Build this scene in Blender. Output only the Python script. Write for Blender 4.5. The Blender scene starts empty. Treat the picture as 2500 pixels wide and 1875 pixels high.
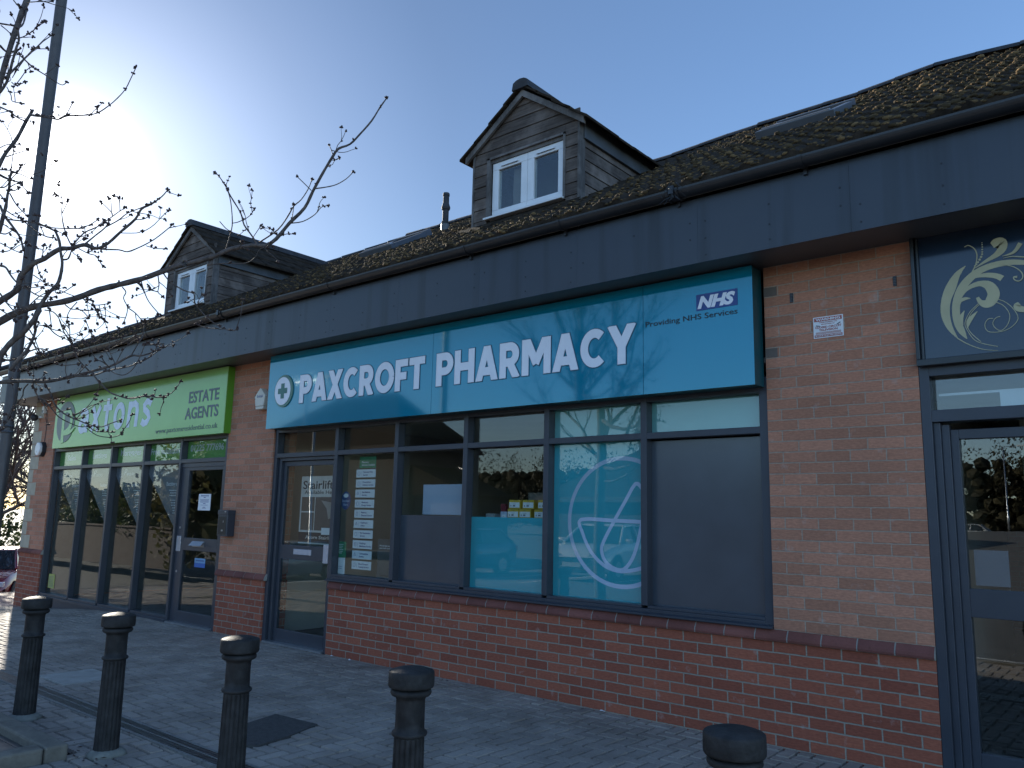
import bpy, bmesh, math, random
from math import radians, sin, cos, pi, sqrt, atan2
from mathutils import Vector, Matrix
random.seed(7)
scene = bpy.context.scene
COL = scene.collection

# ------------------------------------------------------------------ camera
CAM = Vector((7.07076, -5.48495, 1.46068))
YAW, PITCH, ROLL, FPX = -0.697351, 0.165143, 0.0225424, 1954.158
fwd = Vector((sin(YAW)*cos(PITCH), cos(YAW)*cos(PITCH), sin(PITCH)))
rgt = Vector((cos(YAW), -sin(YAW), 0)); upv = rgt.cross(fwd)
R2 = rgt*cos(ROLL) + upv*sin(ROLL); U2 = upv*cos(ROLL) - rgt*sin(ROLL)
cd = bpy.data.cameras.new("camera"); cam = bpy.data.objects.new("camera", cd); COL.objects.link(cam)
M = Matrix((R2, U2, -fwd)).transposed().to_4x4(); M.translation = CAM; cam.matrix_world = M
cd.sensor_width = 36; cd.lens = FPX/2500*36; cd.clip_start = 0.05; cd.clip_end = 3000
scene.camera = cam

# ------------------------------------------------------------------ sky, sun, exposure
SUN_EL, SUN_AZ = radians(21.3), radians(-70.6)          # azimuth from +Y towards +X
sdir = Vector((sin(SUN_AZ)*cos(SUN_EL), cos(SUN_AZ)*cos(SUN_EL), sin(SUN_EL)))
world = bpy.data.worlds.new("World"); scene.world = world; world.use_nodes = True
wn, wl = world.node_tree.nodes, world.node_tree.links
wn.clear()
sky = wn.new("ShaderNodeTexSky"); sky.sky_type = 'NISHITA'; sky.sun_disc = False
sky.sun_elevation = SUN_EL; sky.sun_rotation = SUN_AZ
sky.air_density = 1.0; sky.dust_density = 0.25; sky.ozone_density = 4.0
bg = wn.new("ShaderNodeBackground"); bg.inputs[1].default_value = 0.15
tc = wn.new("ShaderNodeTexCoord")
dt = wn.new("ShaderNodeVectorMath"); dt.operation = 'DOT_PRODUCT'; dt.inputs[1].default_value = sdir
wl.new(tc.outputs['Generated'], dt.inputs[0])
def glow(power, strength):
    mx = wn.new("ShaderNodeMath"); mx.operation = 'MAXIMUM'; mx.inputs[1].default_value = 0.0001
    wl.new(dt.outputs['Value'], mx.inputs[0])
    pw = wn.new("ShaderNodeMath"); pw.operation = 'POWER'; pw.inputs[1].default_value = power
    wl.new(mx.outputs[0], pw.inputs[0])
    ml = wn.new("ShaderNodeMath"); ml.operation = 'MULTIPLY'; ml.inputs[1].default_value = strength
    wl.new(pw.outputs[0], ml.inputs[0]); return ml.outputs[0]
ad = wn.new("ShaderNodeMath"); ad.operation = 'ADD'
wl.new(glow(160, 0.10), ad.inputs[0]); wl.new(glow(1500, 3.0), ad.inputs[1])
bg2 = wn.new("ShaderNodeBackground"); bg2.inputs[0].default_value = (1, 0.97, 0.92, 1)
wl.new(ad.outputs[0], bg2.inputs[1])
ash = wn.new("ShaderNodeAddShader"); wo = wn.new("ShaderNodeOutputWorld")
mr = wn.new("ShaderNodeMapRange"); mr.inputs[1].default_value = -1; mr.inputs[2].default_value = 1; wl.new(dt.outputs['Value'], mr.inputs[0])
cr = wn.new("ShaderNodeValToRGB"); wl.new(mr.outputs[0], cr.inputs[0]); ce = cr.color_ramp.elements
ce[0].position = .0; ce[0].color = (1, 1, 1, 1); ce[1].position = 1; ce[1].color = (.40, .40, .40, 1)
for p_, v_ in ((.5, 1.0), (.78, .565), (.958, .318), (.985, .34)): k_ = ce.new(p_); k_.color = (v_, v_, v_, 1)
mm = wn.new("ShaderNodeMix"); mm.data_type = 'RGBA'; mm.blend_type = 'MULTIPLY'; mm.inputs[0].default_value = 1
wl.new(sky.outputs[0], mm.inputs[6]); wl.new(cr.outputs[0], mm.inputs[7]); wl.new(mm.outputs[2], bg.inputs[0]); wl.new(bg.outputs[0], ash.inputs[0]); wl.new(bg2.outputs[0], ash.inputs[1])
wl.new(ash.outputs[0], wo.inputs[0])
sl = bpy.data.lights.new("sun", 'SUN'); sl.energy = 5.0; sl.angle = radians(0.53); sl.color = (1, 0.93, 0.8)
so = bpy.data.objects.new("sun", sl); COL.objects.link(so)
so.rotation_euler = (-sdir).to_track_quat('-Z', 'Y').to_euler(); so.location = sdir*50
scene.view_settings.view_transform = 'Standard'; scene.view_settings.look = 'None'
scene.view_settings.gamma = 1; scene.view_settings.exposure = 1.3
scene.cycles.max_bounces = 8; scene.cycles.transparent_max_bounces = 24; scene.cycles.glossy_bounces = 5
scene.cycles.caustics_reflective = False; scene.cycles.caustics_refractive = False

# ------------------------------------------------------------------ camera-plane helpers (photo pixel -> point on a wall plane)
def ray(px, py): return fwd + R2*((px-1250)/FPX) - U2*((py-937.5)/FPX)
def onY(px, py, y):
    d = ray(px, py); return CAM + d*((y-CAM.y)/d.y)
def onZ(px, py, z):
    d = ray(px, py); return CAM + d*((z-CAM.z)/d.z)
def dep(px, py, t): return CAM + ray(px, py)*t

# ------------------------------------------------------------------ materials
def new_mat(name):
    m = bpy.data.materials.new(name); m.use_nodes = True
    return m, m.node_tree.nodes, m.node_tree.links, m.node_tree.nodes['Principled BSDF']
def add_noise(n, l, scale, detail=4, vec=None, rough=.6):
    t = n.new("ShaderNodeTexNoise"); t.inputs['Scale'].default_value = scale
    t.inputs['Detail'].default_value = detail; t.inputs['Roughness'].default_value = rough
    if vec is None:
        c = n.new("ShaderNodeTexCoord"); vec = c.outputs['Object']
    l.new(vec, t.inputs['Vector']); return t
def mixc(n, l, fac, a, b, mode='MIX'):
    x = n.new("ShaderNodeMix"); x.data_type = 'RGBA'; x.blend_type = mode
    for s, v in ((x.inputs[0], fac), (x.inputs[6], a), (x.inputs[7], b)):
        if hasattr(v, 'links'): l.new(v, s)
        elif isinstance(v, (int, float)): s.default_value = v
        else: s.default_value = tuple(v)+(1,)
    return x.outputs[2]
def ramp(n, l, fac, lo, hi):
    r = n.new("ShaderNodeMapRange"); l.new(fac, r.inputs[0]); r.inputs[1].default_value = lo; r.inputs[2].default_value = hi
    return r.outputs[0]
def bump(n, l, b, h, strength, dist):
    u = n.new("ShaderNodeBump"); u.inputs['Strength'].default_value = strength; u.inputs['Distance'].default_value = dist
    l.new(h, u.inputs['Height']); l.new(u.outputs[0], b.inputs['Normal']); return u
def pm(name, col, rough=.5, metal=0, var=.15, nscale=6, bmp=0, bscale=60, spec=.5, col2=None, coat=0):
    m, n, l, b = new_mat(name)
    b.inputs['Roughness'].default_value = rough; b.inputs['Metallic'].default_value = metal
    b.inputs['Specular IOR Level'].default_value = spec
    if coat: b.inputs['Coat Weight'].default_value = coat; b.inputs['Coat Roughness'].default_value = .03
    t = add_noise(n, l, nscale)
    a = tuple(c*(1-var) for c in col); c2 = col2 or tuple(min(1, c*(1+var)) for c in col)
    l.new(mixc(n, l, ramp(n, l, t.outputs[0], .3, .7), a, c2), b.inputs['Base Color'])
    if bmp:
        t2 = add_noise(n, l, bscale); bump(n, l, b, t2.outputs[0], bmp, .01)
    return m
def brick_mat(name, c1, c2, mortar, stain, msize=.0055, rough=.85):
    m, n, l, b = new_mat(name); b.inputs['Roughness'].default_value = rough; b.inputs['Specular IOR Level'].default_value = .25
    uv = n.new("ShaderNodeUVMap"); v = uv.outputs[0]
    wob = add_noise(n, l, 14, 2, v); 
    sub = n.new("ShaderNodeVectorMath"); sub.operation = 'SUBTRACT'; sub.inputs[1].default_value = (.5, .5, .5); l.new(wob.outputs['Color'], sub.inputs[0])
    sc = n.new("ShaderNodeVectorMath"); sc.operation = 'SCALE'; sc.inputs['Scale'].default_value = .007; l.new(sub.outputs[0], sc.inputs[0])
    ad = n.new("ShaderNodeVectorMath"); l.new(v, ad.inputs[0]); l.new(sc.outputs[0], ad.inputs[1])
    t = n.new("ShaderNodeTexBrick"); t.offset = .5; t.offset_frequency = 2; l.new(ad.outputs[0], t.inputs['Vector'])
    for k, val in (('Scale', 1), ('Mortar Size', msize), ('Mortar Smooth', .25), ('Bias', 0), ('Brick Width', .225), ('Row Height', .075)): t.inputs[k].default_value = val
    t.inputs['Color1'].default_value = (*c1, 1); t.inputs['Color2'].default_value = (*c2, 1); t.inputs['Mortar'].default_value = (*mortar, 1)
    big = add_noise(n, l, 1.3, 3, v); fine = add_noise(n, l, 55, 4, v)
    st = add_noise(n, l, 9, 5, v)
    mp = n.new("ShaderNodeMapping"); mp.inputs['Scale'].default_value = (18, 75, 1); l.new(v, mp.inputs[0])
    drag = n.new("ShaderNodeTexNoise"); drag.inputs['Scale'].default_value = 1.5; drag.inputs['Detail'].default_value = 4; l.new(mp.outputs[0], drag.inputs[0])
    c = mixc(n, l, ramp(n, l, big.outputs[0], .35, .75), t.outputs['Color'], stain, 'MULTIPLY')
    c = mixc(n, l, .5, c, mixc(n, l, fine.outputs[0], (.55, .55, .55), (1.35, 1.35, 1.35)), 'MULTIPLY')
    c = mixc(n, l, .35, c, mixc(n, l, ramp(n, l, drag.outputs[0], .35, .7), (.6, .58, .56), (1.35, 1.3, 1.2)), 'MULTIPLY')
    c = mixc(n, l, ramp(n, l, st.outputs[0], .62, .8), c, mixc(n, l, .5, c, (.5, .46, .42)))
    l.new(c, b.inputs['Base Color'])
    inv = n.new("ShaderNodeMath"); inv.operation = 'SUBTRACT'; inv.inputs[0].default_value = 1; l.new(t.outputs['Fac'], inv.inputs[1])
    sm = n.new("ShaderNodeMath"); sm.operation = 'MULTIPLY_ADD'; l.new(drag.outputs[0], sm.inputs[0]); sm.inputs[1].default_value = .45; l.new(inv.outputs[0], sm.inputs[2])
    bump(n, l, b, sm.outputs[0], .75, .006)
    return m
def glass_mat(name, tint=(.9, .94, .93), boost=1.0):
    m, n, l, b = new_mat(name); n.remove(b)
    out = [x for x in n if x.type == 'OUTPUT_MATERIAL'][0]
    lw = n.new("ShaderNodeLayerWeight"); lw.inputs[0].default_value = .5
    fr = n.new("ShaderNodeMath"); fr.operation = 'POWER'; fr.inputs[1].default_value = 5; l.new(lw.outputs['Facing'], fr.inputs[0])
    mu = n.new("ShaderNodeMath"); mu.operation = 'MULTIPLY_ADD'; mu.inputs[1].default_value = .94; mu.inputs[2].default_value = .05*boost; mu.use_clamp = True; l.new(fr.outputs[0], mu.inputs[0])
    tr = n.new("ShaderNodeBsdfTransparent"); tr.inputs[0].default_value = (*tint, 1)
    gl = n.new("ShaderNodeBsdfGlossy"); gl.inputs['Roughness'].default_value = 0.0; gl.inputs[0].default_value = (1, 1, 1, 1)
    c = n.new("ShaderNodeTexCoord"); w = n.new("ShaderNodeTexNoise"); w.inputs['Scale'].default_value = .8; w.inputs['Detail'].default_value = 1; l.new(c.outputs['Object'], w.inputs[0])
    u = n.new("ShaderNodeBump"); u.inputs['Strength'].default_value = .04; u.inputs['Distance'].default_value = .05; l.new(w.outputs[0], u.inputs['Height']); l.new(u.outputs[0], gl.inputs['Normal'])
    mx = n.new("ShaderNodeMixShader"); l.new(mu.outputs[0], mx.inputs[0]); l.new(tr.outputs[0], mx.inputs[1]); l.new(gl.outputs[0], mx.inputs[2])
    l.new(mx.outputs[0], out.inputs[0]); return m
def wood_mat(name, c1, c2, sx=2, sz=40):
    m, n, l, b = new_mat(name); b.inputs['Roughness'].default_value = .85; b.inputs['Specular IOR Level'].default_value = .2
    c = n.new("ShaderNodeTexCoord"); mp = n.new("ShaderNodeMapping"); mp.inputs['Scale'].default_value = (sx, sx, sz); l.new(c.outputs['Object'], mp.inputs[0])
    t = n.new("ShaderNodeTexNoise"); t.inputs['Scale'].default_value = 1.6; t.inputs['Detail'].default_value = 6; t.inputs['Roughness'].default_value = .7; l.new(mp.outputs[0], t.inputs[0])
    t2 = add_noise(n, l, 3.5, 4)
    gm = n.new("ShaderNodeNewGeometry")
    cc = mixc(n, l, ramp(n, l, t.outputs[0], .35, .68), c1, c2)
    cc = mixc(n, l, ramp(n, l, t2.outputs[0], .45, .75), cc, tuple(x*1.5+.015 for x in c2))
    cc = mixc(n, l, .5, cc, mixc(n, l, gm.outputs['Random Per Island'], (.55, .55, .55), (1.35, 1.3, 1.25)), 'MULTIPLY')
    l.new(cc, b.inputs['Base Color']); bump(n, l, b, t.outputs[0], .6, .004); return m
def island_mat(name, c1, c2, c3, rough=.8, bmp=.4, bscale=90, spec=.3, stain=True):
    m, n, l, b = new_mat(name); b.inputs['Roughness'].default_value = rough; b.inputs['Specular IOR Level'].default_value = spec
    gm = n.new("ShaderNodeNewGeometry"); rp = n.new("ShaderNodeValToRGB"); l.new(gm.outputs['Random Per Island'], rp.inputs[0])
    e = rp.color_ramp.elements; e[0].color = (*c1, 1); e[1].color = (*c2, 1); k = e.new(.55); k.color = (*c3, 1)
    t = add_noise(n, l, bscale, 4); cc = mixc(n, l, .45, rp.outputs[0], mixc(n, l, t.outputs[0], (.45, .45, .45), (1.5, 1.5, 1.5)), 'MULTIPLY')
    if stain:
        s = add_noise(n, l, 1.7, 5); cc = mixc(n, l, ramp(n, l, s.outputs[0], .4, .7), cc, mixc(n, l, 1.0, cc, (.62, .6, .58), 'MULTIPLY'))
        s2 = add_noise(n, l, 13, 3); cc = mixc(n, l, ramp(n, l, s2.outputs[0], .66, .8), cc, mixc(n, l, 1.0, cc, (.5, .55, .45), 'MULTIPLY'))
    l.new(cc, b.inputs['Base Color']); bump(n, l, b, t.outputs[0], bmp, .004); return m

MT = {}
MT['brick_low'] = brick_mat('red_plinth_brick', (.27, .082, .052), (.39, .125, .075), (.32, .29, .24), (.92, .88, .86))
MT['brick_up'] = brick_mat('orange_brick', (.40, .185, .118), (.55, .255, .165), (.42, .32, .25), (.85, .86, .86), .0045)
MT['brick_dark'] = pm('dark_header_brick', (.15, .12, .10), .85, bmp=.4)
MT['string'] = island_mat('plinth_stretcher_brick', (.17, .062, .052), (.25, .09, .07), (.21, .075, .06), .8)
MT['quoin'] = pm('quoin_stone', (.42, .37, .28), .85, var=.12, nscale=8, bmp=.35, bscale=70)
MT['frame'] = pm('graphite_aluminium', (.040, .046, .060), .38, 0, .12, 3, bmp=.05, bscale=200)
MT['frame_black'] = pm('gloss_black_frame', (.018, .022, .026), .3, 0, .1, 3)
MT['fascia'] = None
MT['soffit'] = pm('dark_soffit_panel', (.085, .085, .09), .45, 0, .15, 2)
MT['gutter'] = pm('black_plastic_gutter', (.02, .021, .024), .35, 0, .3, 5)
MT['white_pvc'] = pm('white_pvc', (.72, .73, .74), .35, 0, .06, 5)
MT['white'] = pm('white_painted', (.75, .76, .78), .4, 0, .05, 5)
MT['paper'] = pm('white_paper', (.72, .74, .76), .7, 0, .04, 5)
MT['cream'] = pm('cream_plastic', (.62, .60, .52), .45, 0, .08, 8)
MT['black'] = pm('black_print', (.02, .022, .028), .6, 0, .05, 5)
MT['grey_print'] = pm('grey_print', (.16, .17, .19), .6, 0, .05, 5)
MT['teal'] = pm('teal_sign_panel', (.0, .185, .285), .07, 0, .03, 1.2, spec=1.0, coat=.6)
MT['teal'].node_tree.nodes['Principled BSDF'].inputs['Specular Tint'].default_value = (.35, .85, 1, 1)
MT['teal_side'] = pm('dark_teal_return', (.01, .07, .085), .4)
MT['teal_film'] = pm('teal_window_film', (.03, .40, .50), .5, 0, .03, 1)
MT['teal_light'] = pm('pale_teal_window_film', (.16, .44, .46), .5, 0, .05, 1)
MT['line'] = pm('pale_logo_line', (.46, .58, .76), .5, 0, .05, 5)
MT['letter'] = pm('white_sign_letter', (.80, .81, .86), .25, 0, .03, 5)
MT['letter_edge'] = pm('letter_outline', (.02, .10, .16), .5)
MT['logo_green'] = pm('green_cross', (.05, .17, .14), .4)
MT['logo_rim'] = pm('sage_rim', (.10, .22, .17), .4)
MT['badge_blue'] = pm('blue_badge', (.01, .045, .22), .3)
MT['green'] = pm('lime_sign_panel', (.27, .52, .17), .15, 0, .08, .7, spec=.45)
MT['green_dark'] = pm('green_film', (.12, .33, .03), .35, 0, .08, 2)
MT['pax_letter'] = pm('pale_lilac_letter', (.60, .68, .80), .3)
MT['pax_grey'] = pm('slate_letter', (.085, .12, .13), .35)
MT['frost'] = pm('dark_frosted_film', (.040, .054, .072), .24, 0, .25, .9, spec=1.0)
MT['sticker'] = pm('slate_vinyl', (.15, .17, .21), .4, 0, .06, 2)
MT['board_white'] = pm('white_noticeboard', (.40, .46, .58), .5, 0, .05, 3)
MT['gloss_board'] = pm('navy_sign_board', (.010, .025, .05), .12, 0, .1, 2, spec=.6)
MT['gold'] = pm('gold_vinyl', (.46, .42, .25), .4, 0, .08, 5)
MT['bollard'] = pm('black_cast_iron', (.026, .025, .025), .65, 0, .5, 14, bmp=.4, bscale=45, spec=.22)
MT['haunch'] = pm('cement_haunch', (.16, .16, .14), .9, 0, .3, 14, bmp=.6, bscale=40)
MT['steel_dark'] = pm('dark_steel', (.085, .085, .088), .4, .5, .3, 12)
MT['steel'] = pm('brushed_steel', (.45, .47, .5), .3, .8, .1, 12)
MT['chrome'] = pm('polished_plate', (.62, .66, .74), .18, .6, .04, 12)
MT['post'] = pm('grey_brown_column_paint', (.065, .052, .046), .45, 0, .2, 10)
MT['bark'] = pm('cherry_bark', (.060, .044, .040), .8, 0, .45, 22, bmp=.7, bscale=45, col2=(.13, .10, .085))
MT['bud'] = pm('brown_bud', (.05, .028, .024), .7)
MT['kerb'] = pm('granite_kerb', (.15, .135, .11), .9, 0, .3, 9, bmp=.5, bscale=60)
MT['lead'] = pm('dark_lead_sheet', (.06, .065, .07), .5, 0, .25, 5, bmp=.2, bscale=10)
MT['wood'] = wood_mat('weathered_cedar', (.058, .046, .040), (.14, .115, .10))
MT['wood_v'] = wood_mat('weathered_post', (.07, .065, .062), (.15, .14, .135), 30, 3)
MT['tile'] = pm('dark_concrete_tile', (.036, .027, .020), .95, 0, .5, 9, bmp=.6, bscale=60, spec=.06)
MT['ridge'] = pm('grey_ridge_tile', (.030, .030, .034), .75, 0, .4, 9, bmp=.5, bscale=50)
MT['moss'] = island_mat('golden_moss', (.042, .031, .018), (.19, .12, .055), (.075, .052, .028), .95, .6, 60, .1, False)
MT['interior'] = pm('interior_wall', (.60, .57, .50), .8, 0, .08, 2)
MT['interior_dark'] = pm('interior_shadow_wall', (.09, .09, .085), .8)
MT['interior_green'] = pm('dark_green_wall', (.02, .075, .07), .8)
MT['glass'] = glass_mat('window_glass')
MT['glass_pax'] = glass_mat('shop_glass', (.86, .9, .9), 1.25)
MT['paver'] = island_mat('concrete_block_paver', (.285, .25, .22), (.36, .315, .275), (.32, .28, .245), .82, .6, 110, .25)
MT['sand'] = pm('dark_joint_sand', (.016, .016, .015), .95, 0, .3, 20)
MT['asphalt'] = pm('asphalt', (.105, .10, .092), .85, 0, .25, 3, bmp=.5, bscale=160)
MT['patch'] = pm('tarmac_patch', (.05, .05, .05), .85, 0, .3, 30, bmp=.8, bscale=120)
MT['slab'] = pm('concrete_cover', (.31, .30, .275), .8, 0, .18, 8, bmp=.4, bscale=120)
MT['road_line'] = pm('white_road_paint', (.6, .6, .57), .7, 0, .15, 20)
MT['yellow'] = pm('yellow_box_card', (.50, .34, .03), .6, 0, .1, 20)
MT['red'] = pm('red_plastic', (.22, .02, .03), .5)
MT['card'] = pm('grey_card', (.17, .15, .13), .8)

def fascia_mat():
    m, n, l, b = new_mat('slate_blue_fascia_panel'); b.inputs['Roughness'].default_value = .34; b.inputs['Specular IOR Level'].default_value = .5
    c = n.new("ShaderNodeTexCoord"); mp = n.new("ShaderNodeMapping"); mp.inputs['Scale'].default_value = (7, 1, .35); l.new(c.outputs['Object'], mp.inputs[0])
    t = n.new("ShaderNodeTexNoise"); t.inputs['Scale'].default_value = 1; t.inputs['Detail'].default_value = 4; l.new(mp.outputs[0], t.inputs[0])
    t2 = add_noise(n, l, 1.2, 3)
    cc = mixc(n, l, ramp(n, l, t2.outputs[0], .3, .7), (.030, .037, .050), (.042, .050, .064))
    cc = mixc(n, l, ramp(n, l, t.outputs[0], .50, .72), cc, (.018, .021, .026))
    l.new(cc, b.inputs['Base Color'])
    rr = n.new("ShaderNodeMapRange"); l.new(t2.outputs[0], rr.inputs[0]); rr.inputs[3].default_value = .26; rr.inputs[4].default_value = .46; l.new(rr.outputs[0], b.inputs['Roughness'])
    return m
MT['fascia'] = fascia_mat()

# ------------------------------------------------------------------ mesh helpers
ORG = {}
def tag(o, label=None, cat=None, group=None, kind=None):
    if label: o['label'] = label
    if cat: o['category'] = cat
    if group: o['group'] = group
    if kind: o['kind'] = kind
    return o
def thing(name, label, cat, loc=(0, 0, 0), group=None):
    o = bpy.data.objects.new(name, None); COL.objects.link(o); o.location = loc
    o.empty_display_size = .1; ORG[o] = Vector(loc)
    return tag(o, label, cat, group)
def link(name, me, parent=None, mats=()):
    o = bpy.data.objects.new(name, me); COL.objects.link(o)
    for m in mats: me.materials.append(m)
    if parent: o.parent = parent; ORG[o] = ORG[parent]
    else: ORG[o] = Vector((0, 0, 0))
    return o
class MB:
    def __init__(s): s.v = []; s.f = []; s.m = []
    def face(s, pts, mi=0):
        i = len(s.v); s.v += [tuple(p) for p in pts]; s.f.append(tuple(range(i, i+len(pts)))); s.m.append(mi); return s
    def box(s, x0, x1, y0, y1, z0, z1, mi=0):
        i = len(s.v); s.v += [(x, y, z) for z in (z0, z1) for y in (y0, y1) for x in (x0, x1)]
        for q in ((0, 2, 3, 1), (4, 5, 7, 6), (0, 1, 5, 4), (2, 6, 7, 3), (0, 4, 6, 2), (1, 3, 7, 5)):
            s.f.append(tuple(i+k for k in q)); s.m.append(mi)
        return s
    def prism(s, loop, a, b, mi=0):
        """loop of (x, z) extruded along y from a to b"""
        i = len(s.v); n = len(loop)
        s.v += [(x, a, z) for x, z in loop]+[(x, b, z) for x, z in loop]
        s.f.append(tuple(range(i, i+n))); s.f.append(tuple(range(i+2*n-1, i+n-1, -1))); s.m += [mi, mi]
        for k in range(n):
            k2 = (k+1) % n; s.f.append((i+k, i+n+k, i+n+k2, i+k2)); s.m.append(mi)
        return s
    def prismx(s, loop, a, b, mi=0):
        """loop of (y, z) extruded along x from a to b"""
        i = len(s.v); n = len(loop)
        s.v += [(a, y, z) for y, z in loop]+[(b, y, z) for y, z in loop]
        s.f.append(tuple(range(i+n-1, i-1, -1))); s.f.append(tuple(range(i+n, i+2*n))); s.m += [mi, mi]
        for k in range(n):
            k2 = (k+1) % n; s.f.append((i+k, i+k2, i+n+k2, i+n+k)); s.m.append(mi)
        return s
    def prismz(s, loop, a, b, mi=0):
        i = len(s.v); n = len(loop)
        s.v += [(x, y, a) for x, y in loop]+[(x, y, b) for x, y in loop]
        s.f.append(tuple(range(i+n-1, i-1, -1))); s.f.append(tuple(range(i+n, i+2*n))); s.m += [mi, mi]
        for k in range(n):
            k2 = (k+1) % n; s.f.append((i+k, i+k2, i+n+k2, i+n+k)); s.m.append(mi)
        return s
    def tube(s, pts, rad, n=6, mi=0, cap=True):
        pts = [Vector(p) for p in pts]; L = len(pts); i0 = len(s.v)
        d = (pts[1]-pts[0]).normalized(); a = d.orthogonal().normalized()
        for k, p in enumerate(pts):
            t = (pts[min(k+1, L-1)]-pts[max(k-1, 0)])
            t = t.normalized() if t.length > 1e-9 else d
            a = (a - t*a.dot(t)); a = a.normalized() if a.length > 1e-6 else t.orthogonal().normalized()
            b = t.cross(a); r = rad[k] if hasattr(rad, '__len__') else rad
            for j in range(n):
                w = 2*pi*j/n; q = p+a*(r*cos(w))+b*(r*sin(w)); s.v.append((q.x, q.y, q.z))
        for k in range(L-1):
            for j in range(n):
                j2 = (j+1) % n; s.f.append((i0+k*n+j, i0+k*n+j2, i0+(k+1)*n+j2, i0+(k+1)*n+j)); s.m.append(mi)
        if cap:
            s.f.append(tuple(i0+n-1-j for j in range(n))); s.f.append(tuple(i0+(L-1)*n+j for j in range(n))); s.m += [mi, mi]
        return s
    def lathe(s, prof, n=32, c=(0, 0, 0), mi=0, rf=None):
        i0 = len(s.v)
        for (r, z) in prof:
            for j in range(n):
                w = 2*pi*j/n; rr = rf(r, z, w) if rf else r
                s.v.append((c[0]+rr*cos(w), c[1]+rr*sin(w), c[2]+z))
        for k in range(len(prof)-1):
            for j in range(n):
                j2 = (j+1) % n; s.f.append((i0+k*n+j, i0+k*n+j2, i0+(k+1)*n+j2, i0+(k+1)*n+j)); s.m.append(mi)
        s.f.append(tuple(i0+n-1-j for j in range(n))); s.f.append(tuple(i0+(len(prof)-1)*n+j for j in range(n))); s.m += [mi, mi]
        return s
    def build(s, name, mats, parent=None, bevel=0, smooth=False):
        me = bpy.data.meshes.new(name)
        if not isinstance(mats, (list, tuple)): mats = [mats]
        L = ORG[parent] if parent else Vector((0, 0, 0))
        me.from_pydata([(x-L.x, y-L.y, z-L.z) for x, y, z in s.v], [], s.f)
        me.polygons.foreach_set('material_index', s.m)
        uv = me.uv_layers.new(name='UVMap'); d = uv.data
        for p in me.polygons:
            nx, ny, nz = (abs(c) for c in p.normal)
            for li in p.loop_indices:
                x, y, z = s.v[me.loops[li].vertex_index]
                d[li].uv = (y+.05, z) if (nx > ny and nx > nz) else ((x, z) if ny >= nz else (x, y))
            p.use_smooth = smooth
        me.update()
        o = link(name, me, parent, mats)
        if bevel:
            b = o.modifiers.new('bevel', 'BEVEL'); b.width = bevel; b.segments = 2; b.limit_method = 'ANGLE'; b.angle_limit = radians(40)
        return o
def curve_mesh(loops, name, mats, parent, y, depth=.004):
    """filled flat shape in the x-z plane at y, front face at y-depth; inner loops become holes"""
    cu = bpy.data.curves.new('c', 'CURVE'); cu.dimensions = '2D'; cu.fill_mode = 'BOTH'; cu.extrude = depth/2
    for lp in loops:
        sp = cu.splines.new('POLY'); sp.points.add(len(lp)-1); sp.use_cyclic_u = True
        for i, (x, z) in enumerate(lp): sp.points[i].co = (x, z, 0, 1)
    return _finish(cu, name, mats, parent, y, depth)
def _finish(cu, name, mats, parent, y, depth, f=None):
    o = bpy.data.objects.new('t', cu); COL.objects.link(o)
    me = bpy.data.meshes.new_from_object(o.evaluated_get(bpy.context.evaluated_depsgraph_get()))
    bpy.data.objects.remove(o); bpy.data.curves.remove(cu)
    L = ORG[parent] if parent else Vector((0, 0, 0))
    for v in me.vertices:
        x, z, e = v.co
        if f: x, z = f(x, z)
        v.co = (x-L.x, y-depth/2-e-L.y, z-L.z)
    me.name = name; me.materials.clear()
    for p in me.polygons: p.material_index = 0
    return link(name, me, parent, [mats])
CAPH = {}
def text(s, name, mat, parent, x0, x1, z, h, y, bold=0.0, shear=0.0, depth=.003, res=3):
    cu = bpy.data.curves.new('t', 'FONT'); cu.body = s; cu.offset = bold; cu.shear = shear; cu.extrude = .02; cu.resolution_u = res
    o = bpy.data.objects.new('t', cu); COL.objects.link(o)
    me = bpy.data.meshes.new_from_object(o.evaluated_get(bpy.context.evaluated_depsgraph_get()))
    bpy.data.objects.remove(o); bpy.data.curves.remove(cu)
    xs = [v.co.x for v in me.vertices]
    if not xs: return None
    mn, mxx = min(xs), max(xs); cap = .70+2*bold
    L = ORG[parent] if parent else Vector((0, 0, 0))
    if x1 is None: x1 = x0+(mxx-mn)*h/cap
    for v in me.vertices:
        a, b, e = v.co
        v.co = (x0+(a-mn)/(mxx-mn)*(x1-x0)-L.x, y-depth*(.5+.5*e/.02)-L.y, z+(b+bold)/cap*h-L.z)
    me.name = name; me.materials.clear()
    for p in me.polygons: p.material_index = 0
    return link(name, me, parent, [mat])
def smooth_pts(p, k=4):
    out = []
    P = [p[0]]+list(p)+[p[-1]]
    for i in range(1, len(P)-2):
        for j in range(k):
            t = j/k; t2 = t*t; t3 = t2*t
            out.append(tuple(.5*((2*b)+(-a+c)*t+(2*a-5*b+4*c-d)*t2+(-a+3*b-3*c+d)*t3) for a, b, c, d in zip(P[i-1], P[i], P[i+1], P[i+2])))
    out.append(tuple(p[-1])); return out
def ribbon(pts, w, k=5):
    """closed outline of a tapering stroke; pts (x,z), w widths"""
    q = smooth_pts([(x, z, ww) for (x, z), ww in zip(pts, w)], k)
    Lf, Rt = [], []
    for i, (x, z, ww) in enumerate(q):
        a = q[max(i-1, 0)]; b = q[min(i+1, len(q)-1)]; dx, dz = b[0]-a[0], b[1]-a[1]; n = sqrt(dx*dx+dz*dz) or 1
        nx, nz = -dz/n*ww/2, dx/n*ww/2; Lf.append((x+nx, z+nz)); Rt.append((x-nx, z-nz))
    return Lf+Rt[::-1]
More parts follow.
